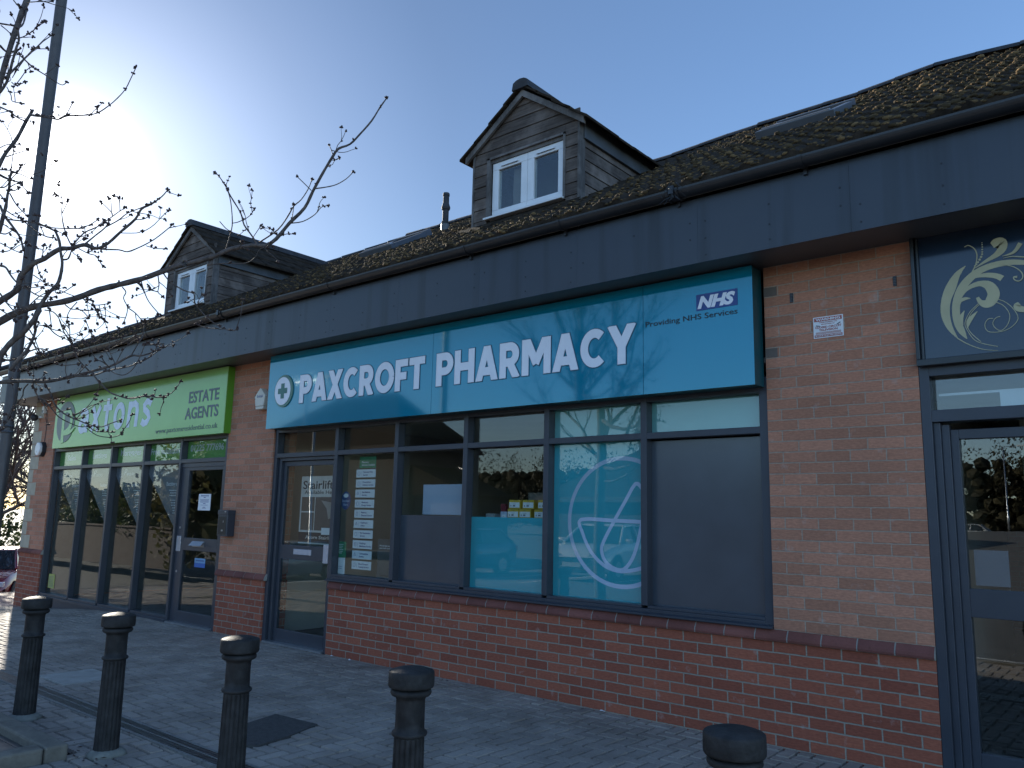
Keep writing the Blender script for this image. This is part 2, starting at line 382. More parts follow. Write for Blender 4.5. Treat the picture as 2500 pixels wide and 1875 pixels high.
def circ(cx, cz, rx, rz=None, n=40, a0=0, a1=2*pi):
    rz = rz or rx
    return [(cx+rx*cos(a0+(a1-a0)*i/n), cz+rz*sin(a0+(a1-a0)*i/n)) for i in range(n)]
def flat(loop, name, mat, parent, y, depth=.004):
    return MB().prism(loop, y-depth, y).build(name, mat, parent)
def rect(x0, x1, z0, z1, name, mat, parent, y, depth=.003):
    return MB().box(x0, x1, y-depth, y, z0, z1).build(name, mat, parent)

GL = {'P': (.64, [[(.11, 0), (.11, 1)], 'P']), 'A': (.76, [[(.10, -.03), (.385, 1.03)], [(.66, -.03), (.375, 1.03)], [(.20, .27), (.56, .27)]]),
      'X': (.72, [[(.10, -.04), (.62, 1.04)], [(.62, -.04), (.10, 1.04)]]), 'C': (.715, ['C']), 'R': (.68, [[(.11, 0), (.11, 1)], 'P', [(.32, .46), (.575, -.03)]]), 'O': (.84, ['O']),
      'F': (.54, [[(.11, 0), (.11, 1)], [(.11, .885), (.53, .885)], [(.11, .47), (.48, .47)]]), 'T': (.64, [[(0, .885), (.64, .885)], [(.32, 0), (.32, 1)]]),
      'H': (.72, [[(.11, 0), (.11, 1)], [(.61, 0), (.61, 1)], [(.11, .5), (.61, .5)]]), 'M': (.90, [[(.11, 0), (.11, 1)], [(.79, 0), (.79, 1)], [(.13, 1.04), (.46, .30)], [(.77, 1.04), (.44, .30)]]),
      'Y': (.74, [[(.09, 1.03), (.385, .42)], [(.65, 1.03), (.355, .42)], [(.37, 0), (.37, .5)]])}
GL.update({'a': (.64, [[(.22+.30+.0*i, 0) for i in range(1)]+[(.52, .62)], [(.06, .80), (.18, .90), (.32, .92), (.46, .84), (.52, .66), (.52, .5)], [(.27+.19*cos(2*pi*i/20), .30+.21*sin(2*pi*i/20)) for i in range(21)]]),
  'x': (.60, [[(.07, 0), (.53, 1)], [(.53, 0), (.07, 1)]]), 't': (.52, [[(.24, 1.28), (.24, .22), (.29, .10), (.46, .09)], [(.0, .90), (.50, .90)]]),
  'o': (.66, [[(.33+.23*cos(2*pi*i/28), .5+.41*sin(2*pi*i/28)) for i in range(29)]]), 'n': (.66, [[(.11, 0), (.11, 1)], [(.11, .70), (.22, .86), (.37, .90), (.50, .80), (.54, .62), (.54, .3), (.54, 0)]]),
  's': (.54, [[(.47, .80), (.36, .90), (.22, .90), (.11, .78), (.15, .62), (.36, .45), (.43, .28), (.34, .12), (.18, .08), (.05, .18)]])})
def heavy(word, name, mat, parent, x0, x1, z0, h, y, grow=0.0, depth=.004, gap=.05, T0=.235, shear=0):
    """heavy geometric capitals made of overlapping flat strokes"""
    tot = sum(GL[c][0] for c in word)+gap*(len(word)-1); sx = (x1-x0)/tot; m = MB(); cur = 0
    for c in word:
        w, st = GL[c]
        for k, s_ in enumerate(st):
            if s_ == 'P': p = [(.11, .885), (.34, .885)]+[(.34+.195*cos(a), .66+.225*sin(a)) for a in [pi/2-pi*i/12 for i in range(1, 12)]]+[(.34, .435), (.11, .435)]
            elif s_ == 'C': p = [(.40+.285*cos(a), .5+.385*sin(a)) for a in [radians(48)+radians(264)*i/26 for i in range(27)]]
            elif s_ == 'O': p = [(.42+.31*cos(a), .5+.385*sin(a)) for a in [2*pi*i/36 for i in range(37)]]
            else: p = list(s_)
            T = T0+grow*2; yy = y-.0004*k
            pts = [(x0+(cur+px_)*sx, z0+pz_*h) for px_, pz_ in p]
            if len(p) == 2 and grow:
                (ax, az), (bx, bz) = pts; L_ = sqrt((bx-ax)**2+(bz-az)**2); e = grow*h/L_
                pts = [(ax-(bx-ax)*e, az-(bz-az)*e), (bx+(bx-ax)*e, bz+(bz-az)*e)]
            q = ribbon([pts[0], pts[-1]], [T*h, T*h], 1) if len(p) == 2 else ribbon(pts, [T*h]*len(pts), 1)
            n = len(q)//2; lo, hi = z0-grow*h-(h*.1 if c.islower() else 0), z0+h*(1.3 if c.islower() else 1)+grow*h
            for i in range(n-1):
                P_ = [q[i], q[i+1], q[2*n-2-i], q[2*n-1-i]]
                for lim, sg in ((lo, 1), (hi, -1)):
                    out = []
                    for a_, b_ in zip(P_[-1:]+P_[:-1], P_):
                        ia, ib = (a_[1]-lim)*sg >= 0, (b_[1]-lim)*sg >= 0
                        if ia != ib: t = (lim-a_[1])/(b_[1]-a_[1]); out.append((a_[0]+(b_[0]-a_[0])*t, lim))
                        if ib: out.append(b_)
                    P_ = out
                if len(P_) > 2: m.prism(P_, yy-depth, yy)
        cur += w+gap
    if shear: m.v = [(x+(z-z0)*shear, y_, z) for x, y_, z in m.v]
    return m.build(name, mat, parent)

# ================================================================== ground
def sstep(t): t = max(0, min(1, t)); return t*t*(3-2*t)
def gz(x, y=0):
    z = -.25*sstep((-4.6-x)/4.4)-.80*sstep((-10.5-x)/8)
    return z
def road_z(x, y):
    z = gz(x)-.10
    if y < -14: z += 1.3*sstep((-14-y)/26)*sstep((x+9)/6)
    return z
def axis(a, b, n): return [a+(b-a)*i/n for i in range(n+1)]
xs = [-900, -300, -120, -70, -45]+axis(-30, 20, 100)+[30, 45, 70, 120, 300, 900]
ys = [-900, -300, -120, -80]+axis(-60, -6, 54)+axis(-5.5, 12, 35)+[20, 40, 90, 300, 900]
m = MB(); W = len(xs)
for y in ys:
    for x in xs: m.v.append((x, y, road_z(x, y)))
for j in range(len(ys)-1):
    for i in range(W-1): m.f.append((j*W+i, j*W+i+1, (j+1)*W+i+1, (j+1)*W+i)); m.m.append(0)
tag(m.build('road', MT['asphalt'], smooth=True), kind='structure')
PY = -4.85; PXL = -12.4                       # pavement edges
m = MB(); pxs = axis(PXL, 10, 90); W = len(pxs)
for y in (PY, -2, 0.3):
    for x in pxs: m.v.append((x, y, gz(x)-.032))
for j in range(2):
    for i in range(W-1): m.f.append((j*W+i, j*W+i+1, (j+1)*W+i+1, (j+1)*W+i)); m.m.append(0)
b0 = len(m.v)
pl = [x for x in pxs if x <= -8.4]
for y in (0.3, 4, 8):
    for x in pl: m.v.append((x, y, gz(x)-.032))
W2 = len(pl)
for j in range(2):
    for i in range(W2-1): m.f.append((b0+j*W2+i, b0+j*W2+i+1, b0+(j+1)*W2+i+1, b0+(j+1)*W2+i)); m.m.append(0)
tag(m.build('pavement_bed', MT['sand']), kind='structure')
PIT = (-.55, 1.885, -4.8, -3.285)
patch_poly = [onZ(*q, 0) for q in ((596, 1822), (633, 1822), (700, 1802), (775, 1771), (672, 1746), (604, 1768))]
def inpoly(x, y, P):
    c = False
    for i in range(len(P)):
        a, b = P[i], P[i-1]
        if (a[1] > y) != (b[1] > y) and x < (b[0]-a[0])*(y-a[1])/(b[1]-a[1])+a[0]: c = not c
    return c
m = MB(); A = .1; rnd = random.Random(3)
def paver(x0, y0, w, h):
    cx, cy = x0+w/2, y0+h/2
    if cy < PY+.12 or (cy > .06 and cx > -8.75) or cx < PXL+.12 or cx > 9.5 or cy > 7: return
    if PIT[0] < cx < PIT[1] and PIT[2] < cy < PIT[3]: return
    z = gz(cx)+rnd.gauss(0, .0013)+.003*sin(cx*1.3+cy*2.1)+.003*sin(cx*.7-cy*3.3); g = .0078; c = .0035; dz = .024
    tx, ty = rnd.gauss(0, .004), rnd.gauss(0, .006)
    sl = (gz(cx+.05)-gz(cx-.05))*10
    X0, X1, Y0, Y1 = x0+g, x0+w-g, y0+g, y0+h-g
    def P(x, y, d): return (x, y, z-d+(x-cx)*(sl+tx)+(y-cy)*ty)
    i = len(m.v)
    m.v += [P(X0, Y0, dz), P(X1, Y0, dz), P(X1, Y1, dz), P(X0, Y1, dz), P(X0+c, Y0+c, 0), P(X1-c, Y0+c, 0), P(X1-c, Y1-c, 0), P(X0+c, Y1-c, 0)]
    for q in ((4, 5, 6, 7), (0, 1, 5, 4), (1, 2, 6, 5), (2, 3, 7, 6), (3, 0, 4, 7)): m.f.append(tuple(i+k for k in q)); m.m.append(0)
for i in range(-124, 96):
    for j in range(-49, 70):
        if j > 0 and i > -87: break
        if j >= -26 or True:
            c = (i-j) % 4
            if c == 0: paver(i*A, j*A, 2*A, A)
            elif c == 3: paver(i*A, j*A, A, 2*A)
pav = tag(m.build('pavement', MT['paver']), kind='structure')
# kerb between pavement and road
m = MB(); x = PXL
while x < 10:
    x1 = x+.905; z = gz(x+.45)
    m.box(x, x1-.008, PY-.13, PY-.002, z-.3, z+.004); x = x1
y = PY+.01
while y < 8:
    m.box(PXL-.13, PXL-.002, y, y+.897, gz(PXL)-.3, gz(PXL)+.004); y += .905
tag(m.build('kerb', MT['kerb'], bevel=.012), kind='structure')
# parking bays and lines seen in the shop glass
m = MB()
def line(x0, y0, x1, y1, w=.1):
    d = Vector((x1-x0, y1-y0)).normalized(); nx, ny = -d.y*w/2, d.x*w/2
    n = 12
    for k in range(n):
        a = [(x0+(x1-x0)*t, y0+(y1-y0)*t) for t in (k/n, (k+1)/n)]
        m.face([(a[0][0]+nx, a[0][1]+ny, road_z(*a[0])+.006), (a[0][0]-nx, a[0][1]-ny, road_z(*a[0])+.006), (a[1][0]-nx, a[1][1]-ny, road_z(*a[1])+.006), (a[1][0]+nx, a[1][1]+ny, road_z(*a[1])+.006)])
for k in range(12): line(-22+2.5*k+.4, -11.2, -22+2.5*k, -16.2)
line(-24, -11.2, 8, -11.2); line(-20, -5.7, 8, -5.7)
for k in range(4): line(-21+3*k, -6.2, -19.5+3*k, -8.4)
tag(m.build('road_marking', MT['road_line']), kind='structure')

# ================================================================== building
B = thing('shopping_parade', 'brick parade of shops with mossy tiled roof, slate fascia and two timber dormers', 'shop building', (0, 0, 0))
XL, XR = -8.66, 9.6                            # building ends
ZS = 3.3                                       # soffit
def brickbox(name, x0, x1, z0, z1, mat, y1=.32, y0=0, mb=None):
    o = MB().box(x0, x1, y0, y1, z0, z1).build(name, mat, B); return o
brickbox('plinth_wall', 0, 5.84, 0-.1, .675, MT['brick_low'], .30)
brickbox('brick_pier', 4.8475, 5.84, .75, ZS+.02, MT['brick_up'])
brickbox('plinth_wall', -2.205, -1.2, -.1, .675, MT['brick_low'])
brickbox('brick_pier', -2.205, -1.2, .75, ZS+.02, MT['brick_up'])
brickbox('plinth_wall', XL, -7.70, -.5, .675, MT['brick_low'], 6)
brickbox('brick_pier', XL, -7.70, .75, ZS+.02, MT['brick_up'], 6)
brickbox('end_wall', XL, XR, 9.0, 9.3, MT['brick_up'], 9.3, 9.0) if False else None
MB().box(XL, XL+.3, 6, 9.2, -.5, ZS).box(XL+.3, XR, 8.9, 9.2, -.5, ZS).box(XR-.3, XR, 0, 8.9, -.5, ZS).build('rear_wall', MT['brick_up'], B)
# string course of bullnosed bricks
def string(x0, x1, x2=None, left_ret=False):
    m = MB(); n = max(1, round((x1-x0)/.225)); w = (x1-x0)/n; mort = MB()
    prof = [(.02, .675), (-.024, .675), (-.028, .69), (-.024, .708), (-.008, .735), (.003, .75), (.02, .75)]
    for k in range(n):
        a, b = x0+k*w+.0045, x0+(k+1)*w-.0045
        m.prismx(prof, a, b)
    mort.prismx([(y+(.004 if y < .01 else 0), z) for y, z in prof], x0, x1)
    m.build('string_course', MT['string'], B, bevel=.002)
    mort.build('string_course_mortar', pm_m, B)
pm_m = pm('pale_mortar', (.30, .285, .25), .9, 0, .15, 30)
string(0, 5.84); string(-2.235, -1.17); string(XL-.03, -7.67)
for (a, b, d_) in ((0, 5.84, .30), (-2.205, -1.2, .30), (XL, -7.7, 6)):
    MB().box(a, b, .02, d_, .675, .75).build('wall_core', MT['brick_low'], B)
# quoins on the left corner
z = .76; k = 0
m = MB()
while z < 3.25:
    w = .38 if k % 2 == 0 else .20
    m.box(XL-.004, XL+w, -.006, .2+(.38 if k % 2 else .2), z, z+.216); z += .225; k += 1
m.build('quoin_stones', MT['quoin'], B, bevel=.004)
# darker headers and weep vents on the right pier
MB().box(4.8465, 4.942, -.002, .01, 3.080, 3.145).build('dark_brick', MT['brick_dark'], B); MB().box(4.8465, 4.935, -.002, .01, 2.630, 2.695).build('dark_brick', MT['brick_dark'], B)
for vx, vz in ((5.049, 3.043), (5.734, 3.046)):
    m = MB().box(vx-.011, vx+.011, -.004, .0, vz-.034, vz+.034)
    v = m.build('weep_vent', MT['black'], B)
    m = MB()
    for q in range(6): m.box(vx-.009, vx+.009, -.008, -.004, vz-.030+q*.011, vz-.025+q*.011)
    m.build('louvre', MT['steel_dark'], v)

# ---- soffit, fascia, gutter
MB().box(-9.22, 9.9, -.405, .30, ZS, ZS+.02).box(-9.22, XL, .30, 9.5, ZS, ZS+.02).build('soffit', MT['soffit'], B)
m = MB(); x = -9.24; edges = []
rr = random.Random(5)
while x < 9.9:
    w = 1.06; x1 = min(x+w, 9.95); m.box(x+.0004, x1-.0004, -.42, -.404, ZS-.012, 3.775); x = x1; edges.append(x)
fa = m.build('fascia', MT['fascia'], B, bevel=.0006)
m = MB().box(-9.24, -9.225, -.40, 9.5, ZS-.012, 3.775).build('end_fascia', MT['fascia'], B)
MB().box(-9.2, 9.9, -.40, -.39, ZS+.03, 3.77).build('fascia_backing', MT['black'], B)
m = MB()
for e in edges[:-1]:
    for zz in (3.35, 3.47, 3.6, 3.7):
        for dx in (-.05, .05):
            if rr.random() < .8: m.lathe([(.006, 0), (.006, .003), (.002, .005)], 8, (0, 0, 0)); 
m = MB()
for e in [-9.2]+edges[:-1]:
    for zz in (3.345, 3.47, 3.60):
        for dx in (-.06, .06, .53):
            if rr.random() < .75:
                c = (e+dx, -.42, zz+rr.uniform(-.01, .01))
                m.prism([(c[0]+.0065*cos(q*pi/4), c[2]+.0065*sin(q*pi/4)) for q in range(8)], -.423, -.4195)
m.build('fascia_screws', MT['black'], B)['kind'] = 'stuff'
# half round gutter with unions and brackets
def gutter_prof(r, t=0):
    o = [(-.48+r*cos(a), 3.84+r*1.02*sin(a)) for a in [pi+pi*i/14 for i in range(15)]]
    ri = r-.006; i_ = [(-.48+ri*cos(a), 3.84+ri*1.02*sin(a)) for a in [2*pi-pi*i/14 for i in range(15)]]
    return o+i_
MB().prismx(gutter_prof(.062), -9.30, 9.95).build('gutter', MT['gutter'], B, smooth=False)
for gx in (-7.69, -5.6, -3.6, -1.74, .36, 2.32, 3.37, 4.40, 5.33, 7.3):
    big = gx in (-1.74, 4.40, -7.69)
    m = MB().prismx(gutter_prof(.068), gx-(.045 if big else .014), gx+(.045 if big else .014))
    if big:
        for s_ in (-.04, .04): m.prismx(gutter_prof(.074), gx+s_-.008, gx+s_+.008)
        m.box(gx-.02, gx+.02, -.56, -.54, 3.80, 3.86)
    m.box(gx-.012, gx+.012, -.44, -.405, 3.74, 3.80)
    m.build('gutter_bracket', MT['gutter'], B)
MB().prismx([(9.5, 3.84), (9.62, 3.84), (9.6, 3.78), (9.52, 3.78)], -9.3, 9.9).build('gutter', MT['gutter'], B)
m = MB(); rq = random.Random(6)
for _ in range(26):
    a = Vector((4.40+rq.gauss(0, .035), -.55+rq.gauss(0, .008), 3.82+rq.gauss(0, .03))); b = a+Vector((rq.gauss(0, .05), rq.gauss(0, .01), rq.gauss(-.02, .035)))
    m.tube([a, (a+b)/2+Vector((rq.gauss(0, .01), 0, .008)), b], .0022, 4)
m.build('twine_scraps', MT['gutter'], B)['kind'] = 'stuff'
# ---- roof
SL = .58; YE = -.49; ZE = 3.868; YR = 4.7
RT = [(-30, 6.85), (-7.16, 6.85), (-4.17, 6.90), (1.41, 6.90), (2.99, 6.97), (4.2, 6.98), (5.28, 7.05), (6.11, 6.99), (30, 7.02)]
def ridge_top(x):
    for (a, za), (b, zb) in zip(RT, RT[1:]):
        if x <= b: t = sstep((x-a)/(b-a)); return za+(zb-za)*t
    return RT[-1][1]
def roof_z(x, y):
    base = ZE+SL*(y-YE); t = (y-YE)/(YR-YE)
    zt = ridge_top(x)-.075
    return base + (zt-(ZE+SL*(YR-YE)))*max(0, t)**1.5
HX = -9.30
m = MB(); NC = 19; dy = (YR-YE)/NC; dx = .0375
cols = []; x = HX
while x < 9.95: cols.append(x); x += dx
rr = random.Random(11)
offs = [rr.uniform(0, .15) for _ in range(NC)]
def rollz(x, c):
    u = ((x+offs[c]*.0+(.15 if c % 2 else 0)) % .30)/.30
    return .030*(.5+.5*cos(2*pi*(u*2)))**1.5
tj = {}
for c in range(NC):
    y0, y1 = YE+c*dy-.012, YE+(c+1)*dy+.02
    rows = []
    for (yy, lift, q) in ((y0, -.012, 0), (y0, .022, 1), ((y0+y1)/2, .012, 2), (y1, .002, 3)):
        r = []
        for i, x in enumerate(cols):
            key = (c, int((x-HX)/.3)); 
            if key not in tj: tj[key] = rr.gauss(0, .003)
            r.append(len(m.v)); m.v.append((x, yy, roof_z(x, yy)+lift+(rollz(x, c) if q else 0)+(tj[key] if q else 0)))
        rows.append(r)
    for a, b in zip(rows, rows[1:]):
        for i in range(len(cols)-1):
            if cols[i] < HX+(y0-YE)-.05: continue
            m.f.append((a[i], a[i+1], b[i+1], b[i])); m.m.append(0)
roof = m.build('roof', MT['tile'], B, smooth=False)
# rear slope, hip end
ZRr = ridge_top(0)-.075
MB().face([(HX+5.2, YR, ZRr), (9.95, YR, ZRr), (9.95, 9.6, 3.86), (HX, 9.6, 3.86)]).build('rear_roof_slope', MT['tile'], B)
MB().face([(HX, YE, ZE), (HX+5.2, YR, ZRr), (HX, 9.6, 3.86)]).build('hip_roof_slope', MT['tile'], B)
MB().face([(XR, YE, ZE), (XR, YR, ZRr), (XR, 9.6, 3.86)]).build('gable_wall', MT['brick_up'], B)
# ridge and hip tiles
m = MB(); x = HX+5.15; rr = random.Random(2)
while x < 9.9:
    za_, zb_ = ridge_top(x)-.085+.004, ridge_top(x+.44)-.085-.002; i0 = len(m.v); dzz = rr.gauss(0, .003)
    for xx, zc in ((x, za_+dzz), (x+.440, zb_+dzz)):
        m.v += [(xx, YR+.13*cos(a), zc+.088*sin(a)) for a in [pi*i/8 for i in range(9)]]
    for j in range(8): m.f.append((i0+j, i0+9+j, i0+10+j, i0+j+1)); m.m.append(0)
    m.f += [tuple(range(i0, i0+9)), tuple(range(i0+17, i0+8, -1))]; m.m += [0, 0]; x += .445
m.build('ridge_tiles', MT['ridge'], B)
m = MB(); n = 17
for k in range(n):
    t0, t1 = k/n*5.19, (k+.985)/n*5.19
    a = Vector((HX+t0, YE+t0, ZE+SL*t0-.015)); b = Vector((HX+t1, YE+t1, ZE+SL*t1-.015))
    b.z += (roof_z(b.x, b.y)-(ZE+SL*t1)); a.z += (roof_z(a.x, a.y)-(ZE+SL*t0))
    m.tube([a, b], [.085, .075], 10)
m.build('hip_tiles', MT['ridge'], B)
# moss cushions on the tile lips
m = MB(); rr = random.Random(21)
ico = bmesh.new(); bmesh.ops.create_icosphere(ico, subdivisions=1, radius=1)
iv = [v.co.copy() for v in ico.verts]; fi = [tuple(v.index for v in f.verts) for f in ico.faces]; ico.free()
def blob(m, p, sx, sy, sz, rnd):
    i0 = len(m.v); ang = rnd.uniform(0, 6.28); ca, sa = cos(ang), sin(ang)
    for v in iv:
        k = 1+rnd.uniform(-.22, .22); x_, y_ = v.x*ca-v.y*sa, v.x*sa+v.y*ca
        m.v.append((p[0]+x_*sx*k, p[1]+y_*sy*k, p[2]+v.z*sz*k))
    for f in fi: m.f.append(tuple(i0+q for q in f)); m.m.append(0)
DORM = (1.985, -4.92)
cnt = 0
while cnt < 19000:
    x = rr.uniform(-9, 9.4) if rr.random() < .75 else rr.uniform(-2, 6.5)
    c = rr.randrange(NC); y = YE+c*dy+rr.choice((-.012, -.006, .0, .01))+(abs(rr.gauss(0, .06)) if rr.random() < .35 else 0)
    if x < HX+(y-YE)+.1: continue
    dens = .62+.5*sin(x*1.1+2)*sin(y*2.1+x*.3)+.25*(1 if x > 1 else 0)
    if rr.random() > dens+.25: continue
    if any(abs(x-d) < .80 and y > .60 for d in DORM) : continue
    r = rr.uniform(.006, .016)*(1.0 if rr.random() < .95 else 2.0)
    # keep to the crown of the rolls
    blob(m, (x, y, roof_z(x, y)+.018+rollz(x, c)), r*1.5, r*1.0, r*.85, rr); cnt += 1
mo = m.build('moss', MT['moss'], B, smooth=True); mo['kind'] = 'stuff'
# flue
m = MB().lathe([(.062, -.3), (.062, .13), (.064, .14), (.064, .15), (.05, .15), (.05, .34), (.066, .36), (.072, .39), (.05, .46), (.048, .58), (.055, .585), (.055, .61), (.05, .63), (.03, .63)], 20, (-1.48, 3.0, roof_z(-1.48, 3)))
m.build('flue_pipe', MT['ridge'], B, smooth=False)
MB().lathe([(.068, 0), (.068, .13)], 20, (-1.48, 3.0, roof_z(-1.48, 3)-.02)).build('flue_collar', MT['soffit'], B)
# skylights
def skylight(x0, x1, y0, y1):
    n = Vector((0, -SL, 1)).normalized(); t = Vector((0, 1, SL)).normalized()
    base = Vector((0, y0, roof_z((x0+x1)/2, y0)+.02))
    def P(x, s, h): q = base+t*s+n*h; return (x, q.y, q.z)
    L = (y1-y0)*sqrt(1+SL*SL); m = MB(); f = .07
    def slab(a, b, s0, s1, h0, h1, mb):
        i = len(mb.v); mb.v += [P(x, s, h) for h in (h0, h1) for s in (s0, s1) for x in (a, b)]
        for q in ((0, 2, 3, 1), (4, 5, 7, 6), (0, 1, 5, 4), (2, 6, 7, 3), (0, 4, 6, 2), (1, 3, 7, 5)): mb.f.append(tuple(i+k for k in q)); mb.m.append(0)
    slab(x0-f, x1+f, -f, 0, 0, .085, m); slab(x0-f, x1+f, L, L+.12, 0, .10, m); slab(x0-f, x0, 0, L, 0, .085, m); slab(x1, x1+f, 0, L, 0, .085, m)
    fr = m.build('skylight', MT['sky_frame'], B, bevel=.006)
    m = MB(); slab(x0, x1, 0, L, .05, .06, m); m.build('skylight_pane', MT['sky_glass'], fr)
    m = MB(); slab(x0-f*.2, x1+f*.2, -.02, .03, .086, .10, m); m.build('skylight_trim', MT['steel'], fr)
MT['sky_frame'] = pm('grey_blue_flashing', (.10, .11, .125), .4, .3, .1, 5)
MT['sky_glass'] = pm('dark_reflective_glass', (.02, .025, .03), .03, 0, .05, 2, spec=.8)
skylight(4.1, 4.75, 2.0, 2.55); skylight(-1.75, -1.2, 1.7, 2.3)

# ---- dormers
def dormer(cx, first):
    x0, x1, y0, z0, ze, za = cx-.717, cx+.717, .70, 4.50, 5.48, 5.98
    hw = .717
    dm = MB(); dm.box(x0+.02, x1-.02, y0+.02, y0+.06, z0-.2, ze)     # backing
    dm.f = dm.f; 
    o = MB()
    wx0, wx1, wz0, wz1 = cx-.46, cx+.52, 4.67, 5.30
    def board(xa, xb, za_, zb, top=None):
        """sawn shiplap board, bottom edge proud"""
        o.prismx([(y0+.02, za_), (y0-.006, za_), (y0+.004, zb), (y0+.02, zb)], xa, xb)
    zc = 4.40
    while zc < 5.46:
        zt = zc+.128
        if zt > wz0-.02 and zc < wz1+.04:
            board(x0+.002, wx0-.055, zc, zt); board(wx1+.03, x1-.002, zc, zt)
            if zc < wz0 < zt: board(wx0-.055, wx1+.03, zc, wz0-.02)
            if zc < wz1+.06 < zt: board(wx0-.055, wx1+.03, wz1+.06, zt)
        else: board(x0+.002, x1-.002, zc, zt)
        zc += .132
    while zc < za:
        zt = min(zc+.128, za-.01)
        ha = hw*(za-zc)/(za-ze); hb = hw*(za-zt)/(za-ze)
        i = len(o.v)
        o.v += [(cx-ha, y0-.006, zc), (cx+ha, y0-.006, zc), (cx+hb, y0+.004, zt), (cx-hb, y0+.004, zt), (cx-ha, y0+.02, zc), (cx+ha, y0+.02, zc), (cx+hb, y0+.02, zt), (cx-hb, y0+.02, zt)]
        for q in ((0, 1, 2, 3), (1, 0, 4, 5), (4, 7, 6, 5), (0, 3, 7, 4), (1, 5, 6, 2)): o.f.append(tuple(i+k for k in q)); o.m.append(0)
        zc += .132
    # cheek boards both sides, cut by the roof plane inside the roof
    for sx, s in ((x1, 1), (x0, -1)):
        zc = 4.40
        while zc < 5.42:
            zt = min(zc+.128, 5.44)
            yend = (zt-4.0)/SL+YE+.3
            i = len(o.v)
            a, b = sx+s*.006, sx-s*.004
            o.v += [(a, y0+.05, zc), (b, y0+.05, zt), (b, yend, zt), (a, yend, zc), (sx-s*.02, y0+.05, zc), (sx-s*.02, y0+.05, zt), (sx-s*.02, yend, zt), (sx-s*.02, yend, zc)]
            for q in ((0, 3, 2, 1), (0, 4, 7, 3), (0, 1, 5, 4), (4, 5, 6, 7)): o.f.append(tuple(i+k for k in q)); o.m.append(0)
            zc += .132
    D = o.build('dormer', MT['wood'], B)
    MB().box(x0+.03, wx0-.03, y0+.021, y0+.05, z0-.3, ze-.02).box(wx1+.03, x1-.03, y0+.021, y0+.05, z0-.3, ze-.02).box(wx0-.03, wx1+.03, y0+.021, y0+.05, z0-.3, wz0-.01).box(wx0-.03, wx1+.03, y0+.021, y0+.05, wz1+.02, ze-.02).prism([(x0+.03, ze-.02), (x1-.03, ze-.02), (cx, za-.03)], y0+.021, y0+.05).build('dormer_backing', MT['black'], D)
    MB().box(x1-.014, x1+.012, y0-.012, y0+.09, z0-.1, ze).build('corner_post', MT['wood_v'], D, bevel=.002)
    MB().box(x0-.012, x0+.014, y0-.012, y0+.05, z0-.1, ze).build('corner_post', MT['wood_v'], D, bevel=.002)
    MB().box(wx0-.055, wx0-.012, y0-.016, y0+.03, wz0-.03, wz1+.065).box(wx1+.005, wx1+.03, y0-.016, y0+.03, wz0-.03, wz1+.065).box(wx0-.055, wx1+.03, y0-.016, y0+.02, wz1+.04, wz1+.065).box(wx0-.012, wx1+.005, y0+.01, y0+.03, wz1, wz1+.04).build('window_trim', MT['wood_v'], D, bevel=.002)
    # upvc casements
    m = MB(); yf = y0+.025; mid = (wx0+wx1)/2
    def fr(a, b, c, d, t, ya, yb):
        m.box(a, b, ya, yb, c, c+t).box(a, b, ya, yb, d-t, d).box(a, a+t, ya, yb, c+t, d-t).box(b-t, b, ya, yb, c+t, d-t)
    fr(wx0, mid-.002, wz0, wz1, .085, yf, yf+.06); fr(mid+.002, wx1, wz0, wz1, .085, yf, yf+.06)
    m.box(wx0-.06, wx1+.02, y0-.055, yf+.01, wz0-.028, wz0-.004)
    m.build('window_frame', MT['white_pvc'], D, bevel=.005)
    for a, b in ((wx0, mid), (mid, wx1)):
        MB().box(a+.08, b-.08, yf+.022, yf+.028, wz0+.08, wz1-.08).build('window_pane', MT['glass_pax'], D)
        MB().box(a+.12, b-.12, yf-.010, yf-.001, wz1-.058, wz1-.040).build('trickle_vent', MT['white_pvc'], D, bevel=.003)
        MB().box(a+.13, b-.13, yf-.013, yf-.0105, wz1-.064, wz1-.058).build('trickle_vent_slot', MT['black'], D)
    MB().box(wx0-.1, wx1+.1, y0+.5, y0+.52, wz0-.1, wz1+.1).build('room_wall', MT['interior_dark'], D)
    pts = [(mid-.27, wz1-.08), (mid-.14, wz1-.08), (mid-.10, wz1-.25), (mid-.13, wz1-.42), (mid-.17, wz0+.08), (mid-.27, wz0+.08), (mid-.28, wz1-.35)]
    MB().prism(pts, y0+.13, y0+.15).build('curtain', MT['card'], D)
    # barge boards
    def rake(s, dep_, th, name, mt, ya, yb, over=.09):
        m = MB(); L = hw+over; sl_ = (za-ze)/hw
        a = [(cx, za+.02), (cx+s*L, za+.02-sl_*L), (cx+s*L, za+.02-sl_*L-dep_), (cx, za+.02-dep_)]
        return m.prism(a if s > 0 else a[::-1], ya, yb).build(name, mt, D)
    for s in (-1, 1): rake(s, .075, .02, 'barge_board', MT['wood_v'], y0-.055, y0-.025)
    # roof tiles in steps
    m = MB(); sl_ = (6.02-ze)/hw; nc = 4; rr = random.Random(int(abs(cx)*10)); 
    for s in (-1, 1):
        L = hw+.12
        for k in range(nc):
            u0, u1 = L*k/nc, L*(k+1)/nc+.03
            y = y0-.09
            while y < 3.4:
                w = .30; dzt = rr.gauss(0, .004)
                ya, yb = y, y+w-.004
                zb0, zb1 = 6.03-sl_*u0+dzt, 6.03-sl_*u1+dzt
                p = [(cx+s*u0, zb0), (cx+s*u1, zb1+.018), (cx+s*u1, zb1+.045), (cx+s*u0, zb0+.022)]
                m.prism(p if s < 0 else p[::-1], ya, yb); y += w
    m.build('dormer_roof_tiles', MT['tile'], D)
    m = MB(); y = y0-.10
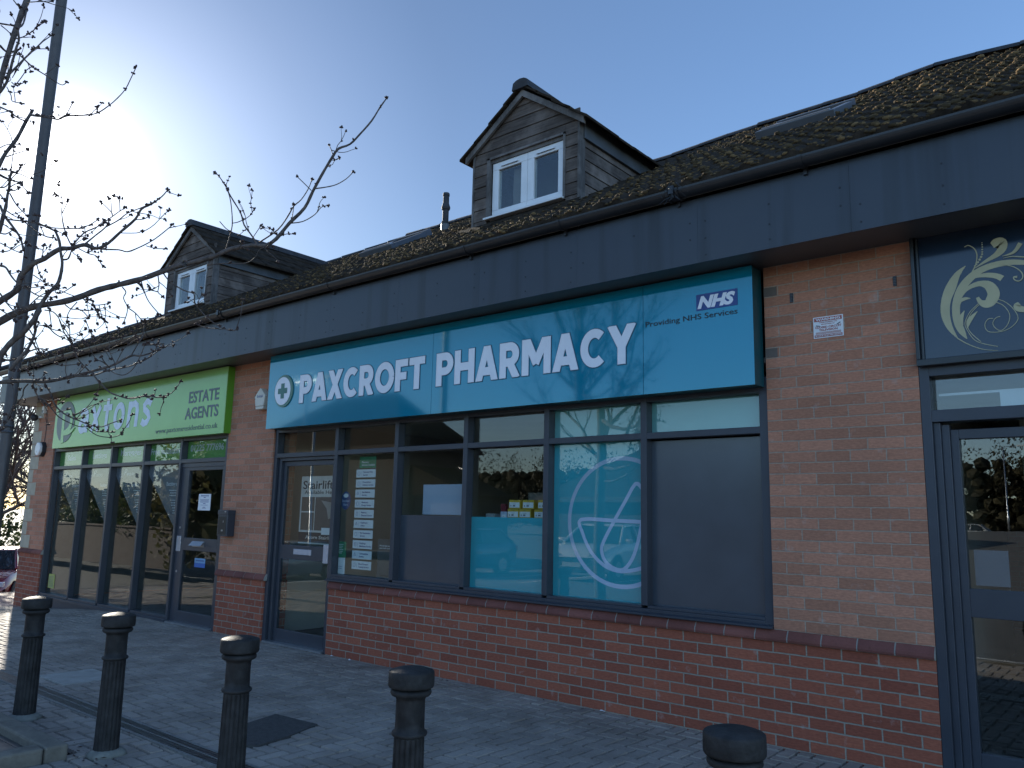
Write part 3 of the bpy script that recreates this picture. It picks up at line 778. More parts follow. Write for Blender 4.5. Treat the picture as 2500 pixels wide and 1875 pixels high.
    while y < 3.3:
        m.prism([(cx+.11*cos(a), 6.045+.062*sin(a)-(.05 if abs(cos(a)) > .9 else 0)) for a in [pi*i/6 for i in range(7)]], y, y+.40); y += .405
    m.build('dormer_ridge_tiles', MT['ridge'], D)
    # lead clad eaves box on the cheeks
    for sx, s in ((x1, 1), (x0, -1)):
        m = MB().box(min(sx, sx+s*.035), max(sx, sx+s*.035), y0+.055, 2.3, 5.26, 5.475)
        m.build('lead_eaves_band', MT['lead'], D, bevel=.003)
    MB().face([(x0-.2, y0-.03, roof_z(cx, y0)+.05), (x1+.05, y0-.03, roof_z(cx, y0)+.05), (x1+.05, y0-.12, roof_z(cx, y0-.12)+.03), (x0-.05, y0-.12, roof_z(cx, y0-.12)+.03)]).build('lead_apron', MT['tile'], D)
for i, c in enumerate(DORM): dormer(c, i == 0)

# ---- interiors
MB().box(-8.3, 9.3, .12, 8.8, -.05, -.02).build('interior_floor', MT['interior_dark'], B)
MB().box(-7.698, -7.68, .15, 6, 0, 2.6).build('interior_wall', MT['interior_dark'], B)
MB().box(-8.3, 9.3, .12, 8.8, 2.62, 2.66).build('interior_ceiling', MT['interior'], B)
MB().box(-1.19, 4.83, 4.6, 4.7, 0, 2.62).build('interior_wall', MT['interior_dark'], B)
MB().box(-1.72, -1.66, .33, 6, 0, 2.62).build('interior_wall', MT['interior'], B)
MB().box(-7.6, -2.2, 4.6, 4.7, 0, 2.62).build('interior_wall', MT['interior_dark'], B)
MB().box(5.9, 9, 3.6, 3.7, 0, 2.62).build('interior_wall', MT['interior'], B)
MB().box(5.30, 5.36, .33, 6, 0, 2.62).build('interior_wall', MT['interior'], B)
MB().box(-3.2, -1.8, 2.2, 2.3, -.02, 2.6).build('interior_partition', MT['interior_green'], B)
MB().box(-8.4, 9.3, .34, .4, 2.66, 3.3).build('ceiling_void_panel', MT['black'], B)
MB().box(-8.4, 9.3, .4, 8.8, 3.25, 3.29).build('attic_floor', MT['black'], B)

# ---- shopfronts
FY0, FY1, GY = .02, .115, .10
def shopfront(name, bars, bevel=.003, mat='frame'):
    m = MB()
    for (x0, x1, z0, z1, *yy) in bars:
        a, b = yy if yy else (FY0, FY1); m.box(x0, x1, a, b, z0, z1)
    return m.build(name, MT[mat], B, bevel=bevel)
PM = [(-.06, -.005), (.912, .967), (1.876, 1.931), (2.833, 2.888), (3.799, 3.854)]
bars = [(-1.199, -1.145, .0, 2.50), (4.778, 4.846, .752, 2.50)]
for a, b in PM: bars.append((a, b, .82 if a > 0 else .0, 2.45, FY0-.002, FY1+.001))
bars += [(-1.145, 4.778, 2.388, 2.55, FY0+.002, FY1)]
xsb = [-1.145]+[v for p in PM for v in p]+[4.778]
for a, b in zip(xsb[::2], xsb[1::2]):
    bars.append((a, b, 2.093, 2.143, FY0+.001, FY1-.001))
    if a > -.1: bars.append((a, b, .80, .822, FY0+.001, FY1-.001))
bars += [(-.005, 4.778, .765, .799, FY0, FY1)]
bars += [(-1.125, -1.085, 0.02, 2.092, .05, .13), (-1.085, -.06, 2.055, 2.092, .05, .13)]
SF = shopfront('shopfront_frame', bars); SF['label'] = 'graphite framed pharmacy shopfront with six bays'
MB().prismx([(FY1, .763), (-.032, .752), (-.036, .757), (-.036, .768), (FY0, .775), (FY1, .775)], -.03, 4.846).build('window_sill', MT['frame'], SF)
def pane(x0, x1, z0, z1, par, mat='glass', y=GY):
    return MB().box(x0, x1, y, y+.006, z0, z1).build('pane', MT[mat], par)
cellx = list(zip(xsb[::2], xsb[1::2]))
for i, (a, b) in enumerate(cellx):
    pane(a, b, 2.143, 2.388, SF)
    if i == 0: continue
    if i == 5: continue
    pane(a, b, .822 if i != 2 else 1.463, 2.093, SF)
# films on the glass
def film(x0, x1, z0, z1, mat, y=GY+.007, par=SF, name='window_film', lab=None):
    o = MB().box(x0, x1, y, y+.002, z0, z1).build(name, MT[mat], par)
    if lab: o['label'] = lab
    return o
film(.967, 1.876, .822, 1.462, 'frost', GY, lab='dark frosted film on the lower half of the third bay')
film(1.931, 2.833, .822, 1.460, 'teal_film', lab='teal film on the lower half of the fourth bay')
film(2.888, 3.799, .822, 2.093, 'teal_film', lab='teal film with pestle and mortar outline')
film(2.888, 3.799, 2.143, 2.388, 'teal_light'); film(3.854, 4.778, 2.143, 2.388, 'teal_light')
film(3.854, 4.778, .822, 2.08, 'frost', GY, lab='dark frosted panel filling the last bay')
# pestle and mortar line logo
def cl(P, xm=3.797):
    out = []
    for k in range(len(P)):
        a, b = P[k-1], P[k]
        ina, inb = a[0] <= xm, b[0] <= xm
        if ina != inb: t = (xm-a[0])/(b[0]-a[0]); out.append((xm, a[1]+(b[1]-a[1])*t))
        if inb: out.append(b)
    return out
LG = MB(); LY = GY+.0065
def lstroke(pts, w=.022, k=4):
    """thin line laid on the film as quads"""
    q = smooth_pts(pts, k) if k > 1 else pts
    for i in range(len(q)-1):
        (ax, az), (bx, bz) = q[i], q[i+1]
        if ax > 3.797 and bx > 3.797: continue
        dx_, dz_ = bx-ax, bz-az; n = sqrt(dx_*dx_+dz_*dz_) or 1; e = w*.12
        ux, uz = dx_/n*e, dz_/n*e; nx, nz = -dz_/n*w/2, dx_/n*w/2
        P = cl([(ax-ux+nx, az-uz+nz), (ax-ux-nx, az-uz-nz), (bx+ux-nx, bz+uz-nz), (bx+ux+nx, bz+uz+nz)])
        if len(P) > 2: LG.face([(x, LY-.00002*len(LG.f), z) for x, z in P])
lstroke([(3.565+.51*cos(a), 1.446+.51*sin(a)) for a in [2*pi*i/60 for i in range(61)]], .034, 1)
cp = lambda L: [(lambda p: (p.x, p.z))(onY(950+x/2.212, 900+y/2.212, GY)) for x, y in L]
lstroke(cp([(1362, 828), (1200, 820), (1034, 815), (1040, 880), (1085, 985), (1155, 1060), (1230, 1092), (1300, 1092), (1362, 1078)]), .03, 3)
lstroke(cp([(1362, 645), (1328, 622), (1270, 722), (1215, 820), (1165, 915), (1145, 975), (1165, 1040), (1215, 1080), (1265, 1085), (1310, 1030), (1340, 945), (1362, 840)]), .03, 3)
LG.build('logo_outline', MT['line'], SF)
# pharmacy door
DR = shopfront('pharmacy_door', [(-1.08, -1.03, .02, 2.05, .085, .125), (-.155, -.062, .02, 2.05, .085, .125), (-1.03, -.155, 1.995, 2.05, .085, .125), (-1.03, -.155, .935, 1.092, .085, .125), (-1.03, -.155, .02, .155, .085, .125)])
DR['label'] = 'grey glazed pharmacy door with white letter plate'
pane(-1.03, -.155, .155, .935, DR, y=.1); pane(-1.03, -.155, 1.092, 1.995, DR, y=.1)
MB().box(-.78, -.45, .078, .0845, .992, 1.052).build('letter_plate', MT['chrome'], DR, bevel=.002)
MB().box(-.232, -.143, .076, .0845, .92, 1.12).build('push_plate', MT['chrome'], DR, bevel=.002)
MB().box(-1.145, -.06, -.01, .12, .0, .02).build('threshold', MT['steel'], SF)
# estate agent shopfront
PXM = [(-6.574, -6.534), (-5.541, -5.486), (-4.493, -4.440), (-3.435, -3.385)]
bars = [(-7.70, -7.645, -.05, 2.50), (-2.285, -2.205, 0, 2.50), (-7.645, -2.285, 2.39, 2.55, FY0+.002, FY1)]
for a, b in PXM: bars.append((a, b, .065, 2.45, FY0-.002, FY1+.001))
bars += [(-3.435, -3.385, -.02, .065)]
xsp = [-7.645]+[v for p in PXM for v in p]+[-2.285]; cellp = list(zip(xsp[::2], xsp[1::2]))
for i, (a, b) in enumerate(cellp):
    bars.append((a, b, 2.088, 2.140, FY0+.001, FY1-.001))
    if i < 4: bars.append((a, b, .03, .064, FY0+.001, FY1-.001))
bars += [(-3.385, -2.285, 2.03, 2.087, .04, .12)]
SP = shopfront('shopfront_frame', bars); SP['label'] = 'graphite framed estate agent shopfront with five tall bays'
MB().box(-7.70, -3.4, -.01, .14, -.02, .03).box(-7.70, -3.4, .0, .2, -.3, -.021).build('window_sill', MT['frame'], SP, bevel=.003)
for i, (a, b) in enumerate(cellp):
    pane(a, b, 2.14, 2.39, SP, 'glass_pax')
    if i < 4: pane(a, b, .064, 2.088, SP, 'glass_pax')
DP = shopfront('estate_agent_door', [(-3.38, -3.19, .02, 2.03, .05, .10), (-2.36, -2.29, .02, 2.03, .05, .10), (-3.19, -2.36, 1.985, 2.03, .05, .10), (-3.19, -2.36, .94, 1.10, .05, .10), (-3.19, -2.36, .02, .165, .05, .10)])
DP['label'] = 'grey glazed estate agent door with hinged silver letter flap'
pane(-3.19, -2.36, .165, .94, DP, 'glass_pax', .07); pane(-3.19, -2.36, 1.10, 1.985, DP, 'glass_pax', .07)
MB().box(-3.36, -3.25, .042, .0495, .92, 1.12).build('push_plate', MT['chrome'], DP, bevel=.002)
for zz in (1.23, .66): MB().lathe([(.016, 0), (.016, .006)], 14).build('lock_cylinder', MT['steel'], DP).matrix_world = Matrix.Translation((-3.30, .05, zz)) @ Matrix.Rotation(pi/2, 4, 'X')
m = MB().box(-2.95, -2.66, .043, .0495, .995, 1.065).build('letter_plate', MT['steel'], DP)
m = MB(); m.prismx([(.043, 1.065), (-.01, 1.01), (-.008, 1.006), (.0445, 1.060)], -2.95, -2.66); m.build('letter_flap', MT['chrome'], DP)
MB().box(-3.385, -2.285, -.01, .12, .0, .02).build('threshold', MT['steel'], SP)
# right hand shop
bars = [(5.842, 5.90, 0, 2.46, .0, .12), (5.90, 9.3, 2.395, 2.46, .0, .12), (5.90, 9.3, 2.105, 2.18, .0, .12), (5.90, 5.94, 0, 2.105, .03, .12), (5.94, 5.985, 0, 2.09, .05, .13), (5.985, 6.03, .02, 2.06, .07, .13),
        (6.03, 7.0, 2.0, 2.06, .07, .13), (6.03, 7.0, .935, 1.10, .07, .13), (6.03, 7.0, .02, .17, .07, .13), (7.0, 7.1, .02, 2.1, .05, .13), (7.12, 9.3, .5, .56, .02, .12), (8.3, 8.36, .5, 2.1, .02, .12)]
SG = shopfront('shopfront_frame', bars, .003, 'frame'); SG['label'] = 'dark stepped shopfront frame beside the right hand pier'
pane(5.90, 9.3, 2.18, 2.395, SG, 'glass_pax', .085); pane(6.03, 7.0, .17, .935, SG, 'glass_pax', .10); pane(6.03, 7.0, 1.10, 2.0, SG, 'glass_pax', .10); pane(7.12, 9.3, .56, 2.1, SG, 'glass_pax', .08)
MB().box(7.1, 9.3, .02, .30, 0, .5).build('stall_riser', MT['frame_black'], SG)
MB().box(6.26, 7.2, .12, .125, 2.18, 2.29).build('window_card', MT['paper'], SG)
MB().box(5.92, 6.9, .14, .16, 2.285, 2.30).build('ceiling_rail', MT['white_pvc'], SG)
MB().box(6.06, 6.24, .11, .112, 1.12, 1.33).build('door_card', MT['sticker'], SG)

# ================================================================== pharmacy sign
S = thing('shop_sign', 'long glossy teal pharmacy sign board with white capitals and a cross roundel', 'shop sign', (1.84, -.16, 2.42))
SY = -.16; sx0, sx1, sz0, sz1 = -1.143, 4.828, 2.418, 3.285
m = MB()
for a, b in ((sx0, 1.602), (1.606, 3.932), (3.936, sx1)): m.box(a, b, SY, SY+.006, sz0, sz1)
m.build('sign_panel', MT['teal'], S)
MB().box(sx0+.004, sx1-.004, SY+.0065, .015, sz0+.004, sz1).build('sign_box', MT['teal_side'], S)
LYS = SY-.0005
heavy('PAXCROFT', 'letter_outline', MT['letter_edge'], S, -.517, 1.505, 2.676, .320, LYS, .022, .002)
heavy('PAXCROFT', 'lettering', MT['letter'], S, -.517, 1.505, 2.676, .320, LYS-.0045, 0, .002)
heavy('PHARMACY', 'letter_outline', MT['letter_edge'], S, 1.663, 3.871, 2.676, .320, LYS, .022, .002)
heavy('PHARMACY', 'lettering', MT['letter'], S, 1.663, 3.871, 2.676, .320, LYS-.0045, 0, .002)
ro = flat(circ(-.818, 2.842, .178, .188), 'roundel', MT['logo_rim'], S, LYS, .012)
flat(circ(-.832, 2.842, .152, .163), 'roundel_disc', MT['letter'], ro, LYS-.0125, .004)
cx, cz, a_, w_ = -.828, 2.842, .088, .031
flat([(cx-w_, cz-a_), (cx+w_, cz-a_), (cx+w_, cz-w_), (cx+a_, cz-w_), (cx+a_, cz+w_), (cx+w_, cz+w_), (cx+w_, cz+a_), (cx-w_, cz+a_), (cx-w_, cz+w_), (cx-a_, cz+w_), (cx-a_, cz-w_), (cx-w_, cz-w_)], 'cross', MT['logo_green'], ro, LYS-.017, .003)
bd = rect(4.392, 4.716, 3.010, 3.133, 'badge', MT['badge_blue'], S, LYS, .003)
text('NHS', 'badge_lettering', MT['letter'], bd, 4.402, 4.700, 3.022, .097, LYS-.0035, .055, .28, .002)
text('Providing NHS Services', 'lettering', MT['black'], S, 3.957, 4.714, 2.946, .042, LYS, .006, 0, .002)

# ================================================================== estate agent sign
S = thing('shop_sign', 'lime green estate agent sign board with pale lettering and a round p emblem', 'shop sign', (-4.8, -.1, 2.43))
SY = -.10; sx0, sx1, sz0, sz1 = -7.50, -2.165, 2.430, 3.285
m = MB()
for a, b, d in ((sx0, -4.828, 0), (-4.824, sx1, .003)): m.box(a, b, SY-d, SY+.006, sz0, sz1)
m.build('sign_panel', MT['green'], S)
MB().box(sx0+.004, sx1-.004, SY+.0065, .015, sz0+.004, sz1).build('sign_box', MT['green_dark'], S)
Y = SY-.0035
heavy('axtons', 'lettering', MT['pax_letter'], S, -6.53, -4.11, 2.640, .385, Y, 0, .002, .13, .25, .06)
text('ESTATE', 'lettering', MT['pax_grey'], S, -3.085, -2.33, 2.870, .160, Y, .022, 0, .003)
text('AGENTS', 'lettering', MT['pax_grey'], S, -3.155, -2.32, 2.655, .160, Y, .022, 0, .003)
text('www.paxtonsresidential.co.uk', 'lettering', MT['pax_grey'], S, -3.934, -2.31, 2.505, .070, Y, .0, 0, .003)
ex, ez = -7.045, 2.855
em = flat(circ(ex, ez, .352, .340), 'emblem', MT['pax_grey'], S, Y, .003)
def zp(L): return [(lambda p: (p.x, p.z))(onY(100+x/8.296, 930+y/8.296, SY)) for x, y in L]
q = ribbon(zp([(490, 600), (478, 700), (462, 850), (450, 1000), (438, 1120), (430, 1262)]), [.05, .085, .095, .095, .10, .11])
flat(q, 'emblem_stem', MT['green'], em, Y-.0035, .002)
q = ribbon(zp([(475, 690), (520, 620), (580, 600), (620, 680), (630, 800), (600, 930), (540, 1010), (470, 1040)]), [.03, .05, .07, .09, .10, .10, .08, .05])
flat(q, 'emblem_bowl', MT['green'], em, Y-.006, .002)
q = ribbon(zp([(690, 940), (640, 1000), (570, 1050), (470, 1080)]), [.02, .05, .06, .05])
flat(q, 'emblem_gap', MT['green'], em, Y-.0085, .002)

# green transom panels behind the glass
MT['green_film'] = pm('lime_film', (.15, .42, .075), .4, 0, .06, 2)
TX = ['Sales', 'Lettings', 'Mortgages', 'Free valuation', '01225 777696']
for i, ((a, b), s_) in enumerate(zip(cellp, TX)):
    G = thing('window_sign', f'pale green transom window sign reading {s_}', 'window sign', (a+.5, GY+.01, 2.14), 'green transom signs over the estate agent window')
    MB().box(a+.001, b-.001, GY+.0075, GY+.0115, 2.142, 2.388).build('sign_panel', MT['green_film'], G)
    ax, bx_, by = ((312, 408, 362), (608, 770, 338), (937, 1172, 308), (1280, 1628, 298), (1755, 2148, 258))[i]
    p0 = onY(100+ax/4.809, 1050+by/4.809, GY+.0068); p1 = onY(100+bx_/4.809, 1050+(by-(bx_-ax)*.085)/4.809, GY+.0068)
    text(s_, 'lettering', MT['paper'], G, max(a+.005, p0.x), min(b-.005, p1.x), (p0.z+p1.z)/2+(.0 if i != 4 else 0), .092, GY+.0073, .02, 0, .001)
# slate vinyl pennants in the four tall bays
names = ['leftmost bay beside the corner pier', 'second bay from the corner', 'third bay from the corner', 'bay next to the estate agent door']
for i, (a, b) in enumerate(cellp[:4]):
    G = thing('window_sticker', f'slate triangular vinyl pennant in the {names[i]}', 'window sticker', (b, GY, 1.2), 'slate triangular pennants in the estate agent window')
    x0 = a+.005; x1 = b-.005; y = GY+.0095; Z = 2.085
    MB().prism([(x0, Z), (x0, Z-.13), (x0+.03, Z-.16), (x1-.12, 1.20), (x1, 1.03), (x1, Z)], y-.002, y).build('vinyl', MT['sticker'], G)
    yy = y-.0022; lx = x0+.12
    text('P', 'lettering', MT['paper'], G, lx+.13, lx+.23, 1.945, .115, yy, .0, .35, .001)
    text('axtons', 'lettering', MT['paper'], G, lx+.235, lx+.45, 1.955, .055, yy, .0, .15, .001)
    h = MB(); hx, hz = lx, 1.93
    for p, q_ in (((0, 0), (0, .07)), ((0, .07), (.05, .13)), ((.05, .13), (.10, .07)), ((.10, .07), (.10, 0)), ((0, 0), (.10, 0)), ((.03, 0), (.03, .05)), ((.03, .05), (.06, .05)), ((.06, .05), (.06, 0)), ((.02, .095), (.02, .14)), ((.05, .13), (.13, .16))):
        h.tube([(hx+p[0], yy, hz+p[1]), (hx+q_[0], yy, hz+q_[1])], .0022, 4)
    h.build('house_outline', MT['paper'], G)
    text('Exciting news', 'lettering', MT['paper'], G, x1-.45, x1-.02, 1.79, .055, yy, .02, 0, .001)
    rr = random.Random(4+i); tl = MB()
    for k, zz in enumerate([1.72, 1.685, 1.65, 1.585, 1.55, 1.515, 1.48, 1.445, 1.41, 1.375, 1.30]):
        t = (Z-.16-zz)/(Z-.16-1.20); xl = x0+.03+(x1-.12-x0-.03)*t+.04
        ln = {10: .12, 9: .10}.get(k, min(x1-.02-xl, .36-.02*k)+rr.uniform(-.03, 0)); ln = max(ln, .06)
        x = x1-.02-ln
        while x < x1-.02:
            w = rr.uniform(.018, .05); tl.box(x, min(x+w, x1-.02), yy-.001, yy, zz, zz+.013); x += w+.008
    tl.build('small_print', MT['paper'], G)

# ================================================================== notices, boxes and fittings on the estate agent's
G = thing('paper_notice', 'white paper notice taped inside the estate agent door', 'notice', (-2.75, .07, 1.46))
ny = .0695
MB().box(-2.925, -2.625, ny-.002, ny, 1.462, 1.675).build('sheet', MT['paper'], G)
tl = MB(); rr = random.Random(9)
for k, (zz, w, h) in enumerate([(1.645, .20, .010), (1.625, .05, .009), (1.600, .22, .004), (1.588, .21, .004), (1.576, .22, .004), (1.564, .2, .004), (1.545, .06, .008), (1.528, .17, .004), (1.500, .06, .007), (1.488, .10, .005)]):
    tl.box(-2.775-w/2, -2.775+w/2, ny-.0026, ny-.002, zz, zz+h)
tl.build('small_print', MT['badge_blue'], G)
G = thing('door_sticker', 'two tone blue sticker low on the estate agent door glass', 'sticker', (-2.75, .07, .75))
MB().box(-2.895, -2.635, .0675, .0695, .79, .85).build('upper_strip', pm('sky_blue_vinyl', (.16, .34, .55), .5), G)
MB().box(-2.895, -2.635, .0675, .0695, .735, .789).build('lower_strip', pm('royal_blue_vinyl', (.02, .12, .42), .5), G)
tl = MB()
for k in range(9): tl.box(-2.86+k*.022, -2.845+k*.022, .0668, .0675, .812, .828)
tl.build('small_print', MT['badge_blue'], G)
G = thing('window_label', 'small yellow label low in the corner bay glass', 'label', (-7.28, .1, .15))
MB().box(-7.54, -7.30, GY-.003, GY-.001, .145, .37).build('sheet', pm('yellow_green_label', (.42, .42, .12), .6), G)
tl = MB()
for k in range(9): tl.box(-7.52, -7.34, GY-.0036, GY-.003, .165+k*.02, .171+k*.02)
tl.build('small_print', MT['grey_print'], G)
# post box
G = thing('post_box', 'dark grey wall mounted post box on the brick pier beside the estate agent door', 'post box', (-2.01, -.1, 1.155))
MB().box(-2.118, -1.902, -.105, -.001, 1.155, 1.465).build('body', MT['frame'], G, bevel=.006)
MB().box(-2.123, -1.897, -.112, -.001, 1.415, 1.472).build('lid', MT['frame'], G, bevel=.006)
MB().box(-2.095, -1.925, -.1085, -.1045, 1.175, 1.395).build('front_panel', MT['frame_black'], G, bevel=.002)
MB().box(-1.99, -1.98, -.1115, -.108, 1.32, 1.345).box(-2.02, -1.985, -.1110, -.108, 1.215, 1.235).build('lock', MT['steel'], G)
MB().box(-1.965, -1.93, -.1140, -.1115, 1.445, 1.458).build('label_plate', MT['steel'], G)
# alarm boxes, cctv, sensor
G = thing('alarm_box', 'cream pentagonal alarm box on the brick pier left of the teal sign', 'alarm box', (-1.41, -.08, 2.70))
ay = -.085
cxa = -1.435
MB().prism([(cxa-.085, 2.72), (cxa+.085, 2.72), (cxa+.112, 2.845), (cxa, 2.945), (cxa-.112, 2.845)], ay, -.001).build('body', MT['cream'], G, bevel=.008)
MB().prism([(cxa-.078, 2.684), (cxa+.078, 2.684), (cxa+.086, 2.718), (cxa-.086, 2.718)], ay+.004, -.001).build('base', MT['cream'], G, bevel=.004)
text('Initial', 'lettering', MT['badge_blue'], G, cxa-.052, cxa+.068, 2.825, .036, ay-.0005, .0, .1, .001)
MB().prism([(cxa-.09+.006*cos(a), 2.852+.006*sin(a)) for a in [k*pi/4 for k in range(8)]], ay-.002, ay).prism([(cxa-.095+.006*cos(a), 2.812+.006*sin(a)) for a in [k*pi/4 for k in range(8)]], ay-.002, ay).build('indicator', MT['black'], G)
G = thing('alarm_box', 'white octagonal alarm siren on the corner pier below the round camera', 'alarm box', (-8.12, -.09, 2.35))
oc = lambda r, rz: [(-8.115+r*cos(pi/8+k*pi/4), 2.447+rz*sin(pi/8+k*pi/4)) for k in range(8)]
MB().prism(oc(.125, .135), -.06, -.001).build('backplate', MT['black'], G, bevel=.004)
MB().prism(oc(.11, .12), -.11, -.0605).build('cover', MT['white_pvc'], G, bevel=.012)
MB().prism([(-8.14+.02*cos(a), 2.40+.02*sin(a)) for a in [k*pi/6 for k in range(12)]], -.113, -.11).build('indicator', MT['steel'], G)
tag(MB().tube([(-8.10, -.012, 2.58), (-8.095, -.008, 2.75), (-8.10, -.01, 2.9), (-8.16, -.012, 3.0), (-8.15, -.012, 3.10)], .005, 5).build('alarm_cable', MT['black']), 'thin black cable hanging from the white sensor to the octagonal siren', 'cable')
G = thing('security_camera', 'small dark ball camera on the corner pier under the fascia', 'camera', (-8.42, -.08, 3.0))
MB().lathe([(.02, -.055), (.045, -.04), (.06, -.01), (.06, .02), (.045, .045), (.02, .058)], 16, (-8.43, -.10, 3.01)).build('ball', MT['black'], G, smooth=True)
MB().tube([(-8.43, -.06, 3.02), (-8.38, -.001, 3.03)], .018, 8).build('bracket', MT['white_pvc'], G)
G = thing('motion_sensor', 'white rectangular sensor high on the corner pier', 'sensor', (-8.21, -.05, 3.08))
MB().box(-8.25, -8.17, -.06, -.001, 3.08, 3.21).build('body', MT['white_pvc'], G, bevel=.008)
MB().box(-8.24, -8.18, -.063, -.0605, 3.09, 3.14).build('lens', MT['frame_black'], G)
# warning sign
G = thing('warning_sign', 'white closed circuit television warning plate on the orange brick pier', 'warning sign', (5.295, -.003, 2.72))
MB().box(5.194, 5.396, -.004, -.0005, 2.725, 2.875).build('plate', MT['white'], G, bevel=.0015)
redm = pm('faded_red_print', (.40, .10, .08), .6); wy = -.0045
MB().box(5.202, 5.388, wy-.001, wy, 2.842, 2.868).box(5.202, 5.388, wy-.001, wy, 2.732, 2.748).build('red_band', redm, G)
text('WARNING', 'lettering', MT['white'], G, 5.212, 5.378, 2.846, .018, wy-.0015, .03, 0, .001)
text('THESE PREMISES ARE', 'lettering', redm, G, 5.235, 5.355, 2.830, .007, wy, .01, 0, .001)
text('MONITORED BY', 'lettering', redm, G, 5.25, 5.34, 2.817, .007, wy, .01, 0, .001)
text('CLOSED CIRCUIT', 'lettering', redm, G, 5.208, 5.383, 2.793, .015, wy, .025, 0, .001)
text('TELEVISION', 'lettering', redm, G, 5.233, 5.357, 2.773, .015, wy, .025, 0, .001)
tl = MB()
for k in range(3): tl.box(5.21, 5.38, wy-.0008, wy, 2.753+k*.0055, 2.7555+k*.0055)
tl.build('small_print', redm, G)
text('24 HOUR VIDEO RECORDING', 'lettering', MT['white'], G, 5.207, 5.383, 2.7355, .009, wy-.0015, .02, 0, .001)
MB().prism([(5.212, 2.812), (5.238, 2.806), (5.240, 2.812), (5.214, 2.819)], wy-.001, wy).prism([(5.352, 2.812), (5.376, 2.825), (5.379, 2.819), (5.356, 2.806)], wy-.001, wy).build('camera_symbol', MT['grey_print'], G)

# ================================================================== things behind the pharmacy glass
IY = GY+.012
G = thing('hanging_service_sign', 'green headed chain of white service boards hanging behind the second pharmacy bay', 'hanging sign', (.35, IY, .88))
def pp(x, z, y0, y1):
    d = Vector((x, y0, z))-CAM; q = CAM+d*((y1-CAM.y)/d.y); return q.x, q.z
gy = .135
MB().box(.235, .505, gy, gy+.005, 1.948, 2.072).build('header_board', pm('pharmacy_green', (.01, .20, .09), .5), G)
text('Pharmacy', 'lettering', MT['paper'], G, .275, .385, 2.002, .022, gy-.0003, .01, 0, .001)
text('Services Available', 'lettering', MT['paper'], G, .275, .49, 1.972, .022, gy-.0003, .01, 0, .001)
SV = [('Pharmacy First', 'Service'), ('Prescription', 'Delivery Service'), ('New Medicine', 'Service'), ('Monitored', 'Dosage Service'), ('Medicine', 'Disposal Service'), ('Healthcare', 'Advice'), ('Flu Vaccination', 'Service'), ('Discharge', 'Medicines Service'), ('Contraception', 'Service'), ('Blood Pressure', 'Testing Service')]
st = (1.935-.971)/9
for k, (a, b) in enumerate(SV):
    zt = 1.935-st*k
    bo = MB().box(.192, .505, gy, gy+.004, zt-.086, zt).build('service_board', MT['board_white'] if False else MT['paper'], G)
    text(a, 'lettering', MT['badge_blue'], bo, .305, .305+.011*len(a), zt-.038, .018, gy-.0003, .008, 0, .001)
    text(b, 'lettering', MT['badge_blue'], bo, .305, .305+.011*len(b), zt-.068, .018, gy-.0003, .008, 0, .001)
    ic = MB(); cx, cz = .235, zt-.044; pts = [circ(cx, cz, .018, .022, 10), [(cx-.012, cz-.02), (cx+.012, cz-.02), (cx+.012, cz+.02), (cx-.012, cz+.02)], [(cx-.015, cz-.01), (cx, cz+.022), (cx+.015, cz-.01)]][k % 3]
    for p, q_ in zip(pts, pts[1:]+pts[:1]): ic.tube([(p[0], gy-.001, p[1]), (q_[0], gy-.001, q_[1])], .0014, 4)
    ic.box(.2735, .275, gy-.001, gy, zt-.07, zt-.02)
    ic.build('icon', MT['badge_blue'], bo)
ch = MB()
for k in range(10):
    zt = 1.935-st*k
    for xx in (.225, .468): ch.tube([(xx, gy-.001, zt+.02), (xx, gy-.002, zt-.008)], .002, 4)
ch.build('chain_links', MT['steel'], G)
G = thing('round_sticker', 'dark blue oval Stocked Here sticker on the second pharmacy bay glass', 'sticker', (.06, IY, 1.5))
MB().prism(circ(.065, 1.601, .083, .098, 28), IY, IY+.002).build('disc', pm('navy_vinyl', (.006, .05, .17), .5), G)
MB().prism(circ(.065, 1.655, .042, .022, 16), IY-.001, IY).build('white_oval', MT['paper'], G)
text('Stocked', 'lettering', MT['board_white'], G, .008, .125, 1.585, .028, IY-.0003, .01, 0, .001)
text('Here', 'lettering', MT['board_white'], G, .030, .102, 1.545, .028, IY-.0003, .01, 0, .001)
tag(MB().box(1.205, 1.80, .17, .178, 1.470, 1.766).build('white_board', MT['board_white']), 'blank white board standing behind the third pharmacy bay', 'board')
G = thing('leaflet', 'green and white health leaflet low in the left corner of the second pharmacy bay', 'leaflet', (.02, IY, .82))
MB().box(-.045, .115, IY, IY+.002, .995, 1.165).build('green_half', pm('leaflet_green', (.01, .19, .09), .5), G)
MB().box(-.060, .108, IY, IY+.002, .825, .993).build('white_half', MT['paper'], G)
tl = MB()
for k in range(6): tl.box(-.03, .05+.008*(k % 3), IY-.001, IY, 1.04+.018*k, 1.045+.018*k)
tl.build('small_print', MT['paper'], G)
MB().box(-.04, -.02, IY-.001, IY, .86, .92).box(-.01, .06, IY-.001, IY, .90, .904).box(-.01, .06, IY-.001, IY, .88, .884).build('small_print', MT['badge_blue'], G)
G = thing('poster', 'dark health poster with green corner and white lettering in the second pharmacy bay', 'poster', (.67, .16, .82))
py_ = .16
MB().box(.57, .935, py_, py_+.002, .80, 1.21).build('sheet', MT['interior_dark'], G)
MB().prism([(.80, 1.17), (.935, 1.19), (.935, .98), (.83, .96), (.78, 1.05)], py_-.001, py_).build('green_shape', pm('leaf_green', (.07, .22, .05), .6), G)
text('We can help you with', 'lettering', MT['paper'], G, .60, .80, 1.135, .016, py_-.0015, .012, 0, .001)
text('minor health conditions', 'lettering', MT['paper'], G, .60, .80, 1.11, .016, py_-.0015, .012, 0, .001)
